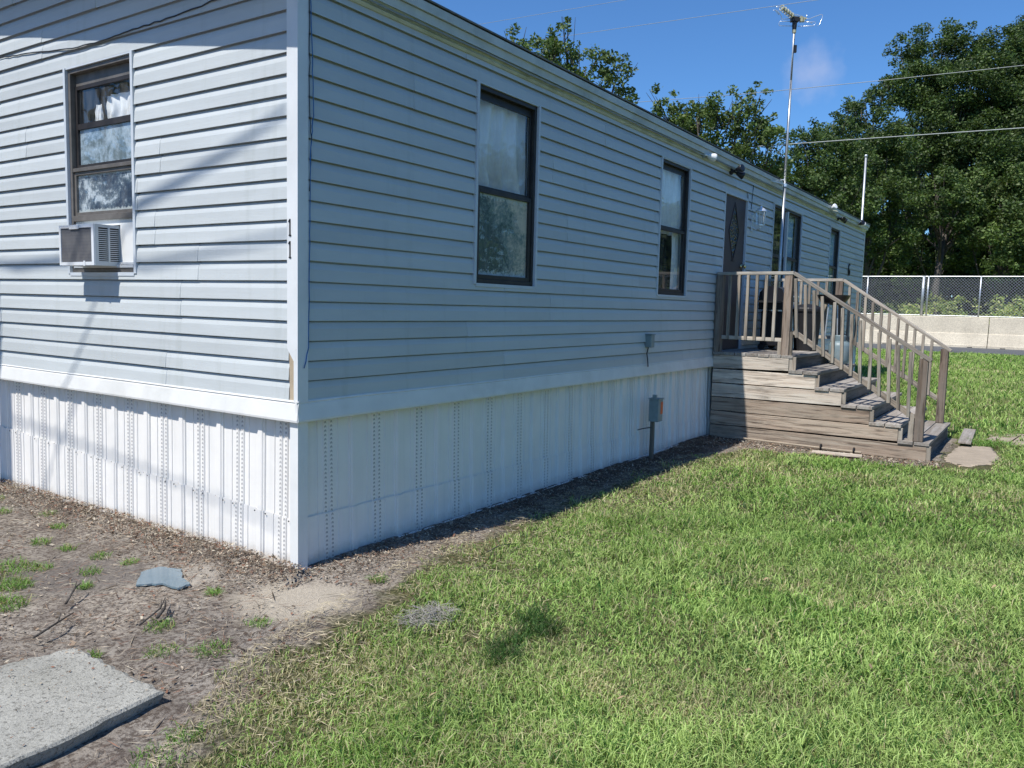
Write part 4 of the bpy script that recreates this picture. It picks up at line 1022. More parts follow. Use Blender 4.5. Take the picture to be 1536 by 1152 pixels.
# ------------------------------------------------------------------ vegetation
CAM = np.array([-3.150, -3.581, 1.588])
def pnoise(x, y, s, seed):
    """cheap smooth value noise, numpy"""
    g = np.random.RandomState(seed).rand(64, 64); u = (x*s) % 64; v = (y*s) % 64
    i = np.floor(u).astype(int) % 64; j = np.floor(v).astype(int) % 64; fu = u-np.floor(u); fv = v-np.floor(v)
    fu = fu*fu*(3-2*fu); fv = fv*fv*(3-2*fv); i1 = (i+1) % 64; j1 = (j+1) % 64
    return (g[i, j]*(1-fu)+g[i1, j]*fu)*(1-fv)+(g[i, j1]*(1-fu)+g[i1, j1]*fu)*fv
def vz(x, y):
    return .50*(lambda t: t*t*(3-2*t))(np.clip((x-9)/14.0, 0, 1)) - .012
def blades(n_, x, y, h, w, lean, col, seed):
    r = np.random.RandomState(seed); n = len(x)
    z = np.array([gz(a, b) for a, b in zip(x, y)]) if n < 60000 else vz(x, y)
    th = r.rand(n)*2*PI; face = r.rand(n)*2*PI; l = lean*h
    dx, dy = np.cos(th), np.sin(th); wx, wy = np.cos(face)*w/2, np.sin(face)*w/2
    base = np.stack([x, y, z-.004], 1); m = base+np.stack([dx*l*.35, dy*l*.35, h*.6], 1)
    tz = np.maximum(h*(1-.45*lean*lean), .15*h); t = base+np.stack([dx*l, dy*l, tz], 1)
    W = np.stack([wx, wy, np.zeros(n)], 1)
    a, b, c, d = base-W, base+W, m+W*.8, m-W*.8
    V = np.stack([a, b, c, a, c, d, d, c, t], 1).reshape(-1, 3)
    C = np.repeat(col, 9, 0)
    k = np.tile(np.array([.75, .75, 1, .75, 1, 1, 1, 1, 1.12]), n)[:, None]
    return V, np.clip(C*k, 0, 1)
def grass_cols(x, y, r, n, edge):
    g1 = np.array([.235, .40, .080]); g2 = np.array([.46, .60, .20]); g3 = np.array([.04, .12, .02]); st = np.array([.60, .55, .31])
    t = np.clip(pnoise(x+20, y+20, 1.6, 5)*.9+pnoise(x+40, y+20, .45, 25)*.4+r.rand(n)*.5-.35, 0, 1)[:, None]
    c = g1*(1-t)+g2*t; d = (r.rand(n) < .22)[:, None]; c = np.where(d, g3, c)
    straw = .05+.36*np.clip(1-edge/1.1, 0, 1)+1.1*np.clip(pnoise(x+9, y+31, 1.7, 8)-.60, 0, 1)+.9*np.clip(pnoise(x+29, y+11, 4.7, 9)-.66, 0, 1)
    s = (r.rand(n) < straw)[:, None]; c = np.where(s, st*(.6+.5*r.rand(n)[:, None]), c)
    return c*(.7+.5*r.rand(n)[:, None])*(.82+.32*pnoise(x+3, y+61, 2.9, 19))[:, None]
def lawn(seed, dmin, dmax, dens, h, w, name):
    r = np.random.RandomState(seed)
    # sample the wedge in front of the camera plus a margin either side
    area = .5*(dmax**2-dmin**2)*math.radians(96)
    n = int(area*dens); d = np.sqrt(r.rand(n)*(dmax**2-dmin**2)+dmin**2); a = math.radians(33.76)+np.radians(r.rand(n)*96-60)
    x = CAM[0]+d*np.cos(a); y = CAM[1]+d*np.sin(a)
    e = lawn_amount(x, y)
    pn = pnoise(x+50, y+50, 2.6, 3); pn2 = pnoise(x+50, y+50, 9, 4)
    keep = (e+(pn-.55)*.55+(pn2-.5)*.25 > .02) & (x < 24.55)
    thin = np.clip((e+.15)/.6, .25, 1)*(.45+.8*np.clip(pn2*1.2, 0, 1))
    thin = np.where(x > 5, np.clip(thin*1.3, 0, 1), thin)
    keep &= r.rand(n) < thin
    keep &= ~((x > 6.5) & (x < 8.35) & (y < -2.62) & (y > -3.12)); keep &= ~((x > 8.7) & (x < 9.85) & (y < -2.95) & (y > -3.4) & (pn2 > .35))
    keep &= ~((x > 0) & (x < 15.8) & (y > -.05)); keep &= ~((x > 6.6) & (x < 8.95) & (y > -2.6))
    x, y, e = x[keep], y[keep], e[keep]; n = len(x)
    tuft = pnoise(x+33, y+12, 3.5, 6)
    hh = h*(.45+.9*r.rand(n))*(.6+.85*tuft)*np.clip(.6+e*.8, .5, 1.15); ww = w*(.7+.6*r.rand(n)); ln = .3+1.0*r.rand(n)
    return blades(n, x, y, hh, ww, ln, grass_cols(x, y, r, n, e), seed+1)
parts = [lawn(1, .9, 3.6, 15000, .056, .0042, 'a'), lawn(2, 3.6, 6.5, 8000, .058, .0056, 'b'), lawn(3, 6.5, 12, 3000, .060, .0085, 'c'), lawn(4, 12, 32, 420, .070, .017, 'd')]
# sparse weeds in the dirt by the gable end and left edge
def patch(cx, cy, rad, n, h, seed, w=.004):
    r = np.random.RandomState(seed); a = r.rand(n)*2*PI; q = rad*np.sqrt(r.rand(n)); x = cx+q*np.cos(a); y = cy+q*np.sin(a)
    c = np.array([.17, .30, .07])*(.6+.9*r.rand(n)[:, None]); s = (r.rand(n) < .15)[:, None]; c = np.where(s, np.array([.40, .34, .18]), c)
    return blades(n, x, y, h*(.5+.8*r.rand(n)), w*np.ones(n), .5+.9*r.rand(n), c, seed+7)
tufts = [(-.56, 1.50, .05), (-.51, 1.21, .06), (-.47, .95, .05), (-.71, .96, .06), (-.23, 2.38, .06), (-.60, 1.75, .06), (-.84, 1.25, .06), (-.36, 2.0, .05), (-.85, .75, .04), (-.42, 2.7, .08), (-.30, 3.1, .08), (-.95, -.10, .07), (-.62, -.42, .06), (-1.60, -1.12, .10), (-1.45, -1.05, .07), (-.50, .10, .04), (.2, -.45, .05), (-1.32, -.15, .05), (-1.1, -.35, .08), (-.95, -.5, .09)]
for i, (a, b, r_) in enumerate(tufts): parts.append(patch(a, b, r_, 90 if i < 11 else 120, .045, 100+i))
for i in range(26):
    a = rnd.uniform(-1.9, -.80); b = rnd.uniform(.75, 3.4); 
    if a < -1.02+.17*(b-.8): parts.append(patch(a, b, rnd.uniform(.08, .18), 260, .06, 200+i))
for i in range(34): parts.append(patch(rnd.uniform(8.4, 11), rnd.uniform(-3.6, -2.6), .14, 60, .07, 300+i, .008))
for (a, b) in ((8.35, -2.85), (8.5, -3.0), (8.55, -2.8), (8.45, -3.1)): parts.append(patch(a, b, .16, 220, .12, int(400+a*10+b), .008))
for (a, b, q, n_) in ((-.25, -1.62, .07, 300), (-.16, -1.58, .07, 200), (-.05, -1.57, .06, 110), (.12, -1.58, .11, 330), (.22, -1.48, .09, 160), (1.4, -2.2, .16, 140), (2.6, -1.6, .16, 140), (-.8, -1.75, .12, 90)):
    V_, C_ = patch(a, b, q, n_, .085, int(500+a*7+b*13)); parts.append((V_, C_*np.array([.30, .38, .36])))  # dark tint paints the shade of hollows in the lawn into these tufts
for i in range(60):
    a_ = rnd.uniform(-.25, .62); d_ = rnd.uniform(1.6, 8.5); x_, y_ = CAM[0]+d_*math.cos(a_), CAM[1]+d_*math.sin(a_)
    if float(lawn_amount(np.array(x_), np.array(y_))) < .15 or (x_ > 6 and y_ > -2.7): continue
    V_, C_ = patch(x_, y_, rnd.uniform(.05, .20), rnd.randint(50, 170), .034, 700+i, rnd.uniform(.008, .013)); parts.append((V_, C_*np.array(rnd.choice([(.7, .85, .8), (1.2, 1.1, 1.0), (.9, 1.0, 1.1)]))))
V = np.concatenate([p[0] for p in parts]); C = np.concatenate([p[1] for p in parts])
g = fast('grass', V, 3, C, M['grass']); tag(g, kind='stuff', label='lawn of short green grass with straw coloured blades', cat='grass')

# dry leaf litter, pine straw, bark chips
def litter():
    r = np.random.RandomState(77); P = []; Q = []
    def quad(x, y, z, l, w, ang, tilt, col):
        n = len(x); ux, uy = np.cos(ang), np.sin(ang)
        U = np.stack([ux*l/2, uy*l/2, tilt*l/2], 1); W = np.stack([-uy*w/2, ux*w/2, (r.rand(n)-.5)*w*.8], 1); c = np.stack([x, y, z], 1)
        V = np.stack([c-U, c+W, c+U, c-W], 1).reshape(-1, 4, 3)
        tri = V[:, [0, 1, 2, 0, 2, 3]].reshape(-1, 3); P.append(tri); Q.append(np.repeat(col, 6, 0))
    def zof(x, y, k):
        o = np.empty(len(x))
        for i, (a, b) in enumerate(zip(x, y)):
            z = gz(a, b)+.008
            if a < 0 and b > -.1: z += .05*math.exp(-((-a)/.16)**2)
            if a > 0 and b > -.6: z += .018*math.exp(-(b/.2)**2)
            o[i] = z
        return o+k*r.rand(len(x))
    br = [np.array(c) for c in ((.20, .135, .09), (.27, .20, .14), (.13, .095, .07), (.36, .30, .23), (.20, .10, .065), (.42, .37, .29), (.09, .07, .05))]
    def cols(n, light=0):
        i = r.randint(0, len(br), n); return np.array(br)[i]*(.7+.6*r.rand(n)[:, None])*(1+light)
    # band along the gable skirting
    n = 9000; x = -np.abs(r.randn(n))*.15-.01; y = r.rand(n)*4.3-.15; quad(x, y, zof(x, y, .014), .006+.034*r.rand(n)**2, .003+.012*r.rand(n)**2, r.rand(n)*6.3, (r.rand(n)-.5)*1.6, cols(n))
    # along the long wall
    n = 11000; x = r.rand(n)*6.7; y = -np.abs(r.randn(n))*.20-.02; quad(x, y, zof(x, y, .012), .008+.03*r.rand(n)**2, .003+.010*r.rand(n)**2, r.rand(n)*6.3, (r.rand(n)-.5)*1.5, cols(n))
    # scattered over the dirt
    n = 5000; x = r.rand(n)*3.2-2.4; y = r.rand(n)*3.6-1.3; k = (lawn_amount(x, y) < .25) & (pnoise(x+5, y+5, 2.3, 12)+.25*r.rand(n) > .52) & (x < -.01) & ~((x < -1.3) & (y > -.9) & (y < .05)); x, y = x[k], y[k]; n = len(x)
    quad(x, y, zof(x, y, .008), .010+.028*r.rand(n), .004+.012*r.rand(n), r.rand(n)*6.3, (r.rand(n)-.5)*.7, cols(n))
    # pine straw and thin dry grass stems
    n = 15000; x = r.rand(n)*4.2-2.4; y = r.rand(n)*4.3-1.5; k = (lawn_amount(x, y) < .35) & ((x < -.01) | (y < -.02)) & (pnoise(x+7, y+3, 2.8, 15)+.3*r.rand(n) > .50) & ~((x < -1.3) & (y > -.9) & (y < .05)); x, y = x[k], y[k]; n = len(x)
    quad(x, y, zof(x, y, .012), .04+.07*r.rand(n), .0016+.0012*r.rand(n), r.rand(n)*6.3, (r.rand(n)-.5)*.25, cols(n, .15))
    n = 260; x = r.rand(n)*2.6-2.1; y = r.rand(n)*3.8-1.0; k = (lawn_amount(x, y) < .1) & (x < -.02) & ~((x < -1.3) & (y > -.9) & (y < .05)); x, y = x[k], y[k]; n = len(x)
    quad(x, y, zof(x, y, .012), .06+.14*r.rand(n), .003+.004*r.rand(n), r.rand(n)*6.3, (r.rand(n)-.5)*.2, cols(n)*.6)
    n = 500; x = -1.36-r.rand(n)**1.5*1.2; y = -.07-r.rand(n)**1.4*.72; z = np.full(n, .048)
    quad(x, y, z, .004+.018*r.rand(n)**2, .002+.007*r.rand(n)**2, r.rand(n)*6.3, (r.rand(n)-.5)*.2, cols(n))
    # stair side and fallen leaves in the lawn
    n = 2600; x = 6.05+r.rand(n)*.62; y = -.2-r.rand(n)*2.5; quad(x, y, zof(x, y, .012), .014+.03*r.rand(n), .006+.012*r.rand(n), r.rand(n)*6.3, r.rand(n)-.5, cols(n))
    n = 70; a = r.rand(n)*.9+.15; d = 1.5+r.rand(n)*9; x = CAM[0]+d*np.cos(a-.25); y = CAM[1]+d*np.sin(a-.25); k = lawn_amount(x, y) > .1; x, y = x[k], y[k]; n = len(x)
    quad(x, y, vz(x, y)+.045, .02+.03*r.rand(n), .010+.014*r.rand(n), r.rand(n)*6.3, (r.rand(n)-.5)*1.4, np.tile(np.array([.36, .26, .16]), (n, 1))*(.7+.5*r.rand(n)[:, None]))
    # straw mat mixed into the lawn edge
    n = 14000; x = r.rand(n)*9-2.6; e = r.rand(n)**1.6*1.2; y = np.interp(x, EX, EY)-e+.12
    k = (pnoise(x+3, y+4, 2.0, 18)+.4*r.rand(n) > .55) & (x < 6.1) & (d_cam(x, y) > .6); x, y = x[k], y[k]; n = len(x)
    quad(x, y, vz(x, y)+.012+.02*r.rand(n), .03+.05*r.rand(n), .002+.002*r.rand(n), r.rand(n)*6.3, (r.rand(n)-.5)*.5, np.tile(np.array([.46, .39, .26]), (n, 1))*(.4+.8*r.rand(n)[:, None]))
    o = fast('leaf_litter', np.concatenate(P), 3, np.concatenate(Q), M['litter']); tag(o, kind='stuff', label='dry brown leaves and pine straw on the dirt', cat='leaf litter')
def d_cam(x, y): return np.hypot(x-CAM[0], y-CAM[1])
litter()

# trees ------------------------------------------------------------
def leafcloud(blobs, dens, size, seed, cols, flat=.75, squash=.85):
    r = np.random.RandomState(seed); P = []; Q = []
    for (bx, by, bz, br) in blobs:
        # each blob is a set of sub-clumps scattered on and inside its volume
        nc = max(6, int(14*br*br+6)); dirs = r.randn(nc, 3); dirs /= np.linalg.norm(dirs, axis=1)[:, None]
        rad = br*(.45+.60*r.rand(nc)**.6); cc = np.array([bx, by, bz])+dirs*rad[:, None]*np.array([1, 1, squash])
        cr = br*(.20+.20*r.rand(nc)); shade = .75+.5*r.rand(nc)
        for k in range(nc):
            n = max(8, int(dens*cr[k]**2)); p = r.randn(n, 3); p /= np.linalg.norm(p, axis=1)[:, None]; p = cc[k]+p*(cr[k]*r.rand(n)**.45)[:, None]*np.array([1, 1, .8])
            a = r.randn(n, 3); a[:, 2] *= flat; a /= np.linalg.norm(a, axis=1)[:, None]
            b = np.cross(a, r.randn(n, 3)); b /= np.linalg.norm(b, axis=1)[:, None]
            l = size*(.6+.8*r.rand(n))[:, None]; U = a*l*.5; W = b*l*.26
            V = np.stack([p-U, p+W, p+U, p-U, p+U, p-W], 1).reshape(-1, 3)
            i = r.randint(0, len(cols), n); c = np.array(cols)[i]*(shade[k]*(.7+.6*r.rand(n)))[:, None]
            P.append(V); Q.append(np.repeat(c, 6, 0))
    return np.concatenate(P), np.concatenate(Q)
OAK = [(.045, .080, .020), (.070, .115, .028), (.032, .060, .018), (.105, .155, .040)]
LIT = [(.075, .125, .030), (.11, .165, .045), (.055, .095, .025), (.14, .19, .06)]
def tree(name, base, blobs, label, dens=260, size=.16, cols=OAK, trunk_r=.24, seed=1, fork=.45, cat='tree', group='trees beyond the home'):
    e = empty(name, base, label, cat, group)
    V, Q = leafcloud(blobs, dens, size, seed, cols)
    B = np.array(base); o = fast('crown', V-B, 3, Q, M['leaf']); o.parent = e
    cz = sum(b[2] for b in blobs)/len(blobs); cx = sum(b[0] for b in blobs)/len(blobs); cy = sum(b[1] for b in blobs)/len(blobs)
    b0 = Vector(base); zl = min(b[2] for b in blobs); fk = Vector((base[0]+(cx-base[0])*.3, base[1]+(cy-base[1])*.3, max(base[2]+1.2, base[2]+(zl-base[2])*fork+.4)))
    mb = MB(); mid = b0.lerp(fk, .5)+Vector((rnd.uniform(-.1, .1), rnd.uniform(-.1, .1), 0))
    mb.tube([b0+Vector((0, 0, -.2)), b0+Vector((0, 0, .25)), mid, fk], [trunk_r*1.5, trunk_r*1.1, trunk_r*.95, trunk_r*.8], 10)
    r3 = random.Random(seed)
    for (x, y, z, rr) in blobs:
        t = Vector((x, y, z)); st = mid.lerp(fk, r3.uniform(.4, 1)); m1 = st.lerp(t, .45)+Vector((r3.uniform(-.4, .4), r3.uniform(-.4, .4), -.05*(t-st).length))
        mb.tube([st, m1, t], [trunk_r*.30, trunk_r*.18, trunk_r*.06], 6)
        for k in range(4):
            q = t+Vector((r3.uniform(-1, 1), r3.uniform(-1, 1), r3.uniform(-.5, .9))).normalized()*rr*.95; mb.tube([m1.lerp(t, r3.uniform(.3, .9)), q], [trunk_r*.10, trunk_r*.03], 4, False)
    kid(mb, 'trunk', M['bark'], e, smooth=True)
    return e
BA = [(17.4,10.4,9.4,.59),(17.7,9.9,9.0,.79),(18.1,9.4,9.5,.63),(18.3,9.1,9.9,.32),(18.6,8.6,8.7,.83),(19.1,7.8,8.6,.67),(19.1,9.6,8.8,1.03),(18.8,8.1,7.9,.79),(18.5,10.4,8.3,1.24),(19.4,9.0,7.6,1.24),(19.2,7.5,7.7,.44)]
BB = [(22.6,8.0,8.5,.58),(22.8,7.6,8.0,.71),(23.2,6.9,8.0,.8),(23.7,6.3,8.1,.8),(24.1,5.7,8.7,.53),(24.5,5.2,8.8,.45),(24.2,5.5,7.8,.89),(24.5,6.7,7.4,1.16),(24.2,5.2,7.0,1.0),(24.6,4.8,7.5,.58),(23.7,7.9,7.2,1.04),(24.5,4.7,6.5,.67),(24.6,5.6,5.8,1.1)]
BC = [(34.4,6.6,8.8,1.13),(34.9,5.9,9.4,1.01),(35.5,5.2,9.7,1.01),(33.9,5.4,8.1,1.3),(34.2,6.6,7.5,1.19),(34.5,4.5,7.9,1.33),(33.5,5.7,6.5,1.44),(33.3,4.2,6.1,1.4),(34.0,6.7,6.0,1.34),(32.8,4.7,4.7,1.26)]
BD = [(39.4,5.0,11.4,1.09),(39.8,4.5,11.9,.9),(39.5,4.7,10.1,1.45),(38.8,3.6,9.0,1.57),(37.3,3.8,7.1,1.37),(37.7,3.0,6.5,1.37),(37.4,3.3,5.3,1.22),(38.2,4.6,8.0,1.3)]
BO = [(42.9,4.0,15.0,.81),(43.0,3.5,13.1,1.35),(43.8,2.6,15.0,1.42),(44.6,1.5,15.4,1.22),(42.5,2.3,12.6,1.82),(43.6,.8,13.1,1.82),(45.8,-.3,15.3,1.35),(46.2,-1.1,14.0,1.69),(44.3,-.5,11.3,1.98),(42.8,1.6,10.4,1.82),(41.7,3.1,10.1,1.32),(42.4,0,8.8,1.93),(40.9,2.3,8.3,1.45),(44.7,-1.5,9.1,1.98),(46.9,-2.3,12.6,2.71),(48.7,-2.6,16.0,2.08),(40.2,3.1,7.4,.97),(39.0,1.9,6.3,.9),(39.2,.5,6.4,1.0),(38.9,1.2,7.2,1.0)]
BE = [(40.5,-1.0,7.0,1.53),(39.7,-1.9,5.4,1.49),(40.1,-.6,5.6,1.22),(40.7,.3,6.1,1.1),(41.4,-2.3,7.3,1.83),(40.5,-3.2,4.5,1.78),(39.3,-1.5,4.0,1.04)]
BF = [(38.5,3.3,4.3,.94),(40.3,2.6,5.5,1.13),(42.6,.9,4.9,1.19),(44.0,.8,6.0,1.01),(44.4,2.1,6.6,1.21)]
tree('broadleaf_tree', (18.8, 9.4, .4), BA, 'airy broadleaf tree showing over the roof nearest the camera', 1000, .12, LIT, .20, 1)
tree('broadleaf_tree', (24.0, 6.2, .5), BB, 'bright green tree over the roof left of the antenna mast', 1000, .125, LIT, .22, 2)
tree('broadleaf_tree', (33.9, 5.4, .5), BC, 'dense green tree directly behind the antenna mast', 800, .13, OAK+LIT[:1], .3, 3)
tree('broadleaf_tree', (38.4, 4.0, .5), BD, 'dark narrow tree behind the tall pale pipe', 800, .135, OAK, .28, 4)
tree('oak_tree', (39.15, 1.2, .5), BO, 'tallest spreading dark oak at the right beyond the fence', 850, .135, OAK, .17, 5, .78)
tree('broadleaf_tree', (40.3, -1.6, .5), BE, 'low leafy tree at the right edge below the oak', 500, .15, LIT+OAK[:2], .2, 6)
tree('broadleaf_tree', (41.8, 2.0, .5), BF, 'small understorey tree seen either side of the oak trunk', 450, .15, LIT+OAK, .14, 7)
def back_tree(x, y, h, r, seed, label, cols=OAK):
    rr = random.Random(seed); bl = []
    for k in range(11):
        t = rr.random(); a = rr.uniform(0, 6.28); q = r*(.35+.5*rr.random())*(1-.45*t); bl.append((x+q*math.cos(a), y+q*math.sin(a), .5+h*(.32+.60*t), r*(.36+.2*rr.random())))
    return tree('broadleaf_tree', (x, y, .5), bl, label, 280, .20, cols, .25, seed)
back_tree(50, 7.5, 10.5, 3.2, 21, 'shaded tree far behind the gap right of the antenna')
back_tree(51, 3.5, 11.5, 3.4, 22, 'shaded tree far behind the oak trunk')
back_tree(50, -1.0, 10.5, 3.4, 23, 'shaded tree far behind the low right hand tree')
back_tree(51, -6.5, 12.5, 3.6, 24, 'shaded tree at the far right edge behind the fence')
back_tree(47, 12.0, 10.0, 3.2, 25, 'shaded tree far behind the far end of the home')
back_tree(46, -5.5, 10.5, 3.0, 26, 'tall leafy tree at the right border beyond the fence')
# palm
pm = empty('palm', (41.9, -1.2, .5), 'palm with drooping fronds among the trees at right', 'palm', None)
mb = MB(); mb.tube([(41.9, -1.2, .4), (41.8, -1.2, 4), (41.6, -1.1, 7.9)], [.13, .11, .10], 10); kid(mb, 'trunk', M['bark'], pm, smooth=True)
def fronds(c, n, L, seed):
    r = np.random.RandomState(seed); P = []; Q = []
    for k in range(n):
        a = 2*PI*k/n+r.rand()*.4; el = r.uniform(-.1, 1.1); p = np.array(c, float); d = np.array([math.cos(a)*math.cos(el), math.sin(a)*math.cos(el), math.sin(el)])
        s = 0
        for i in range(26):
            t = i/26; d2 = d-np.array([0, 0, 1.5*t*t+.5*t]); d2 /= np.linalg.norm(d2); q = p+d2*L/26; sd = np.cross(d2, [0, 0, 1]); sd /= np.linalg.norm(sd)+1e-6; ll = .55*math.sin(PI*min(1, t+.15))
            for sg in (-1, 1):
                tip = q+sd*sg*ll*.6+d2*ll*.5+np.array([0, 0, -ll*.55]); w = d2*.028
                P.append(np.stack([p-w, p+w, tip])); Q.append(np.tile(np.array([.08, .13, .04])*(.7+.7*r.rand()), (3, 1)))
            P.append(np.stack([p-sd*.02, p+sd*.02, q])); Q.append(np.tile(np.array([.16, .17, .07]), (3, 1))); p = q
    return np.concatenate(P), np.concatenate(Q)
V, Q = fronds((41.6, -1.1, 7.9), 26, 2.0, 3); B = np.array((41.9, -1.2, .5)); o = fast('fronds', V-B, 3, Q, M['leaf']); o.parent = pm
# undergrowth and far wood: masses nobody could count
r_ = random.Random(4); bl = []
for k in range(70):
    x = r_.uniform(33.5, 39); y = r_.uniform(-9, 9); bl.append((x, y, .5+.55+.9*r_.random()*(1 if y < 2 else .6), r_.uniform(.5, .95)))
V, Q = leafcloud(bl, 230, .15, 31, [(.26, .32, .07), (.36, .40, .12), (.16, .23, .05), (.42, .43, .18)]); o = fast('undergrowth', V, 3, Q, M['leaf']); tag(o, kind='stuff', label='sunlit undergrowth seen through the chain link fence', cat='undergrowth')
bl = []
for k in range(190):
    x = r_.uniform(54, 66); y = r_.uniform(-34, 46); bl.append((x, y, .5+(r_.uniform(.3, 3.0) if k % 2 else r_.uniform(3, 8.0)), r_.uniform(1.8, 3.0)))
V, Q = leafcloud(bl, 34, .50, 33, OAK); o = fast('far_wood', V, 3, Q, M['leaf']); tag(o, kind='stuff', label='dark wood closing the view behind the trees', cat='wood')

# ------------------------------------------------------------------ barrier, fence, power lines
proto = None; k = 0
for y0 in [-1.61+3.81*i for i in range(-4, 4)]:
    if proto is None:
        e = empty('concrete_barrier', (30.2, y0, .49), 'x', 'barrier', 'concrete barriers along the road')
        mb = MB(); H = 1.10; prof = [(-.30, 0), (-.30, .09), (-.285, .11), (-.175, .50), (-.15, .52), (-.10, H-.02), (-.08, H), (.08, H), (.10, H-.02), (.15, .52), (.30, .09), (.30, 0)]
        m = len(prof)
        for y in (.012, 3.798):
            for (x, z) in prof: mb.v.append((x, y, z))
        for j in range(m): mb.f.append((j, (j+1) % m, m+(j+1) % m, m+j))
        mb.f.append(tuple(range(m))); mb.f.append(tuple(reversed(range(m, 2*m))))
        b = mb.build('block', M['barrier'], e); mb = MB()
        for y in (.45, 3.25): mb.box(-.302, -.298, y, y+.16, .002, .035)
        s_ = mb.build('lifting_slot', M['dark'], e); proto = e; e0 = e; kids = (b, s_)
    else:
        e0 = proto.copy(); COL.objects.link(e0); e0.location = (30.2, y0, .49)
        for c in kids: q = c.copy(); COL.objects.link(q); q.parent = e0
    lab = {-1: 'right hand concrete barrier block beyond the steps, right of the joint', 0: 'long concrete barrier block directly behind the stair handrails, left of the joint', 1: 'concrete barrier block disappearing behind the far end of the home'}
    i = int(round((y0+1.61)/3.81)); e0['label'] = lab.get(i-0 if i in (0,) else i, None) or ('concrete barrier block out past the %s end of the view, number %s from the joint' % ('right' if i < 0 else 'left', ['', 'one', 'two', 'three', 'four'][abs(i)]))
fe = empty('chain_link_fence', (30.35, 0, 1.59), 'galvanised chain link fence standing on the concrete barrier', 'fence')
zb, zt = 1.60, 3.03
mb = MB(); pitch = .105; H = zt-zb; y = -15.0
while y < 13.5:
    for s in (1, -1):
        a = (30.35+.002*s, y, zb); b = (30.35+.002*s, y+s*H, zt)
        d = Vector(b)-Vector(a); nrm = Vector((1, 0, 0)).cross(d).normalized()*.0036; ex = Vector((.004, 0, 0)); A, B_ = Vector(a), Vector(b)
        n = len(mb.v); mb.v += [tuple(A+nrm), tuple(A-nrm), tuple(A+ex), tuple(B_+nrm), tuple(B_-nrm), tuple(B_+ex)]
        mb.f += [(n, n+1, n+4, n+3), (n+1, n+2, n+5, n+4), (n+2, n, n+3, n+5)]
    y += pitch
kid(mb, 'wire_mesh', simple('fence_wire', (.46, .48, .48), .45, .5, .1, 20, 0), fe)
mb = MB(); mb.tube([(30.33, -16.3, zt+.01), (30.33, 14.8, zt+.01)], .018, 8); kid(mb, 'top_rail', M['steel'], fe)
mb = MB(); mb.tube([(30.33, -16.3, zb+.02), (30.33, 14.8, zb+.02)], .014, 8); kid(mb, 'bottom_rail', M['steel'], fe)
for (y, r) in ((-16.2, .03), (-12.4, .03), (-8.7, .03), (-5.0, .045), (-3.1, .028), (-1.24, .028), (.60, .050), (.44, .030), (2.52, .028), (4.4, .028), (6.3, .045), (10.0, .03), (13.8, .03)):
    mb = MB(); mb.tube([(30.31, y, zb-.01), (30.31, y, zt+.03)], r, 10); kid(mb, 'fence_post', M['steel'], fe, smooth=True)
def line(name, pts, r, mat, label):
    P = []
    A = [Vector(p) for p in pts]
    d0 = (A[1]-A[0]).normalized(); d1 = (A[-1]-A[-2]).normalized()
    A = [A[0]-d0*16]+A+[A[-1]+d1*16]
    mb = MB(); mb.tube(A, r, 6); tag(mb.build(name, mat, smooth=True), label, 'power line', 'overhead lines')
line('power_line', [(24, 6.10, 7.04), (24, 1.68, 6.97), (24, -2.42, 6.89)], .015, M['greycable'], 'lowest and thickest overhead line, passing behind the antenna mast')
line('power_line', [(24, 8.98, 8.93), (24, 5.28, 8.76), (24, 1.22, 8.66), (24, -2.3, 8.60)], .009, M['greycable'], 'middle overhead line crossing in front of the oak crown')
line('power_line', [(26, 12.89, 12.44), (26, 5.49, 12.16)], .008, M['greycable'], 'faint upper overhead line passing above the two left trees')
line('power_line', [(26, 15.94, 13.57), (26, 11.98, 13.43)], .007, M['greycable'], 'faintest topmost overhead line at the top of the sky')

# trees on the camera's own side of the yard: they shade the gable end and show in the panes
SUN = Vector((-.63, .12, 1)).normalized()
ft = empty('shade_tree', (-9.5, 8.5, 0), 'tree standing outside the view, casting branch shadows on the gable end', 'tree')
mb = MB(); k0 = Vector((-9.5, 8.5, -.1)); fk = Vector((-8.6, 7.2, 5.2)); mb.tube([k0, (-9.3, 8.2, 2.5), fk], [.42, .33, .26], 12)
def shadow_branch(pts, t, r):
    """a limb whose points lie toward the sun from wall points (x=0,y,z)"""
    P = [Vector((0, y, z))+SUN*t*(1+.04*i) for i, (y, z) in enumerate(pts)]; P = P
    mb.tube([fk, fk.lerp(P[0], .5)+Vector((0, .6, 1.2)), P[0]]+P[1:], [.012, .008]+[.010]+[r*(1-.10*i) for i in range(len(P)-1)], 7)
shadow_branch([(1.75, 2.06), (1.5, 2.17), (1.1, 2.28), (.7, 2.40), (.4, 2.50), (.08, 2.62)], 6.0, .024)
shadow_branch([(3.7, 1.80), (3.2, 1.77), (2.6, 1.80), (2.0, 1.80), (1.45, 1.76), (1.1, 1.80), (.6, 1.86), (.05, 1.93)], 5.5, .022)
shadow_branch([(3.6, .62), (3.0, .58), (2.4, .52), (1.6, .44), (.9, .36), (.2, .27)], 7.0, .012)
mb2 = MB()
kid(mb, 'trunk', M['bark'], ft, smooth=True)
fb = [(-9.0, 9.5, 8.0, 1.8), (-9.8, 8.0, 9.5, 1.7), (-10.8, 10, 8.5, 1.6), (-8.6, 11.0, 7.5, 1.5)]
V, Q = leafcloud(fb, 120, .2, 51, OAK); B = np.array((-9.5, 8.5, 0.)); o = fast('crown', V-B, 3, Q, M['leaf']); o.parent = ft
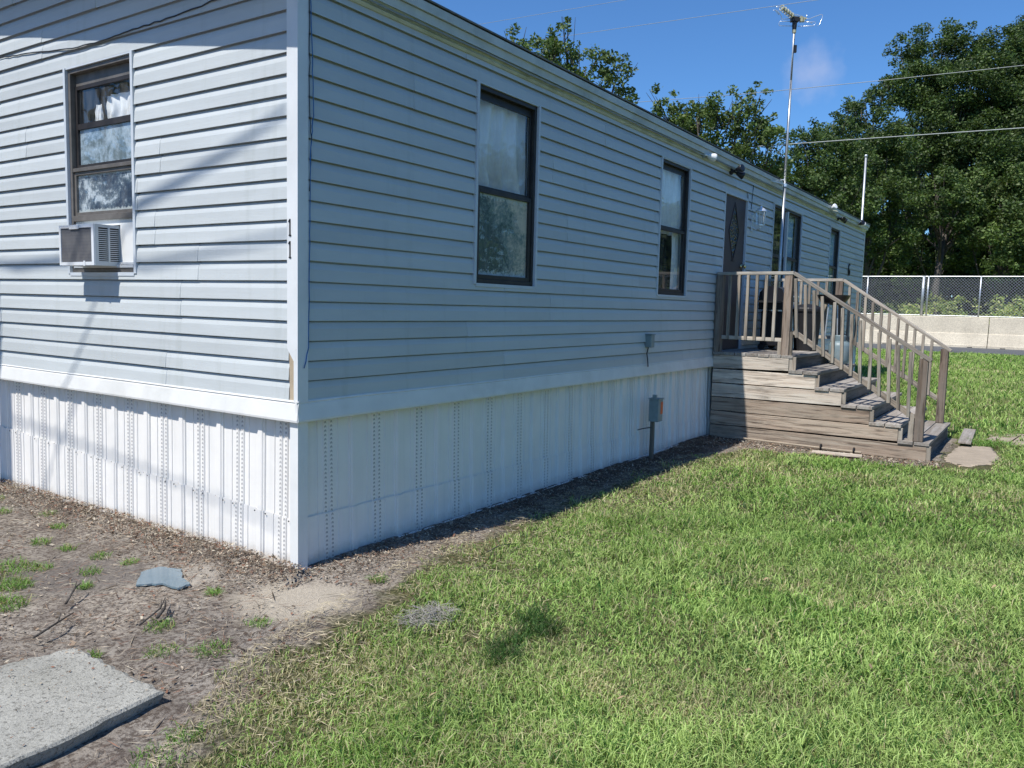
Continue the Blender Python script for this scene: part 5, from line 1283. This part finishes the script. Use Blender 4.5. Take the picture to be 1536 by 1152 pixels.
# unseen pole, added outside the left edge to cast shadow on the wall's left border
up = MB(); 
P0 = Vector((0, 3.62, 1.7))+SUN*1.2; up.tube([(-3.0, 4.17, -.1), (-3.0, 4.17, 6.4)], [.12, .10], 12)
tag(up.build('shadow_pole', M['bark'], smooth=True), 'unseen round pole added outside the left edge to cast a shadow on the wall', 'pole')
def yard_tree(x, y, h, r, seed, label, cols=OAK):
    rr = random.Random(seed); bl = []
    for k in range(12):
        t = rr.random(); a = rr.uniform(0, 6.28); q = r*(.3+.5*rr.random())*(1-.5*t); bl.append((x+q*math.cos(a), y+q*math.sin(a), h*(.25+.65*t), r*(.34+.2*rr.random())))
    return tree('yard_tree', (x, y, 0), bl, label, 70, .30, cols, .25, seed, group='trees across the yard')
yard_tree(14, -24, 9, 3.0, 61, 'tree across the yard outside the right edge, nearest the road')
yard_tree(8, -27, 8, 3.0, 62, 'tree across the yard outside the right edge, second from the road')
yard_tree(22, -22, 10, 3.2, 63, 'tree across the yard reflected in the farthest window')
yard_tree(-2, -24, 9, 3.0, 64, 'tree across the yard behind the camera')
yard_tree(-8, 15, 9, 3.2, 71, 'tree beyond the left side of the home, nearest the gable end')
yard_tree(-13, 18, 10, 3.4, 72, 'tree beyond the left side of the home, behind the nearest one')
yard_tree(-5, 20, 9, 3.2, 73, 'tree beyond the left side of the home, towards its back')
yard_tree(21, -15, 8, 3.0, 74, 'tree across the yard just outside the right edge')
yard_tree(28, -17, 9, 3.2, 75, 'tree across the road outside the right edge')
yard_tree(17, -17, 6, 2.6, 76, 'small tree across the yard outside the right edge')
yard_tree(-20, 4, 10, 3.4, 65, 'tree beyond the gable end behind the camera')
yard_tree(-22, -6, 9, 3.2, 66, 'tree behind the camera to its left')

# ------------------------------------------------------------------ light, sky, camera
sd = bpy.data.lights.new('sun', 'SUN'); sd.energy = 4.4; sd.angle = math.radians(.53); sd.color = (1.0, .96, .89)
so = bpy.data.objects.new('sun', sd); COL.objects.link(so); so.rotation_euler = SUN.to_track_quat('Z', 'Y').to_euler()
w = bpy.data.worlds.new('World'); sc.world = w; w.use_nodes = True; nt = w.node_tree
bg = nt.nodes['Background']
sky = nt.nodes.new('ShaderNodeTexSky'); sky.sky_type = 'NISHITA'; sky.sun_disc = False
sky.sun_elevation = math.asin(SUN.z); sky.sun_rotation = math.atan2(SUN.x, SUN.y)
sky.air_density = 1.0; sky.dust_density = .15; sky.ozone_density = 4.0; sky.altitude = 0
tc = nt.nodes.new('ShaderNodeTexCoord')
# one faint fair-weather cloud wisp
dot = nt.nodes.new('ShaderNodeVectorMath'); dot.operation = 'DISTANCE'; dot.inputs[1].default_value = (.9345, .2405, .2610)
mp = nt.nodes.new('ShaderNodeMapping'); nt.links.new(tc.outputs['Generated'], dot.inputs[0])
cn = nt.nodes.new('ShaderNodeTexNoise'); cn.inputs['Scale'].default_value = 60; cn.inputs['Detail'].default_value = 5; nt.links.new(tc.outputs['Generated'], cn.inputs['Vector'])
dd = mathn(nt, 'ADD', dot.outputs['Value'], mathn(nt, 'MULTIPLY', mathn(nt, 'SUBTRACT', cn.outputs[0], .5), .03))
cf = ramp(nt, dd, [(.003, .42), (.034, 0)])
skyc = mixc(nt, 1.0, sky.outputs[0], (.56, .87, 1.17), 'MULTIPLY')
cc = mixc(nt, cf, skyc, (4.6, 5.0, 6.6))
nt.links.new(cc, bg.inputs[0]); bg.inputs[1].default_value = .10

cd = bpy.data.cameras.new('camera'); co = bpy.data.objects.new('camera', cd); COL.objects.link(co); sc.camera = co
R_ = Vector((.55763247, -.82970306, .0252759)); U_ = Vector((.06624071, .07483079, .99499373)); F_ = Vector((.82744075, .55316651, -.0966882))
m4 = Matrix((R_, U_, -F_)).transposed().to_4x4(); m4.translation = Vector((-3.15037217, -3.58096631, 1.58757322)); co.matrix_world = m4
cd.sensor_width = 36; cd.lens = 36*1212.166/1536; cd.clip_start = .05; cd.clip_end = 2000
sc.view_settings.view_transform = 'Standard'; sc.view_settings.look = 'None'; sc.view_settings.exposure = .37; sc.view_settings.gamma = 1
sc.render.resolution_x = 1024; sc.render.resolution_y = 768
sc.cycles.max_bounces = 6; sc.cycles.transparent_max_bounces = 12
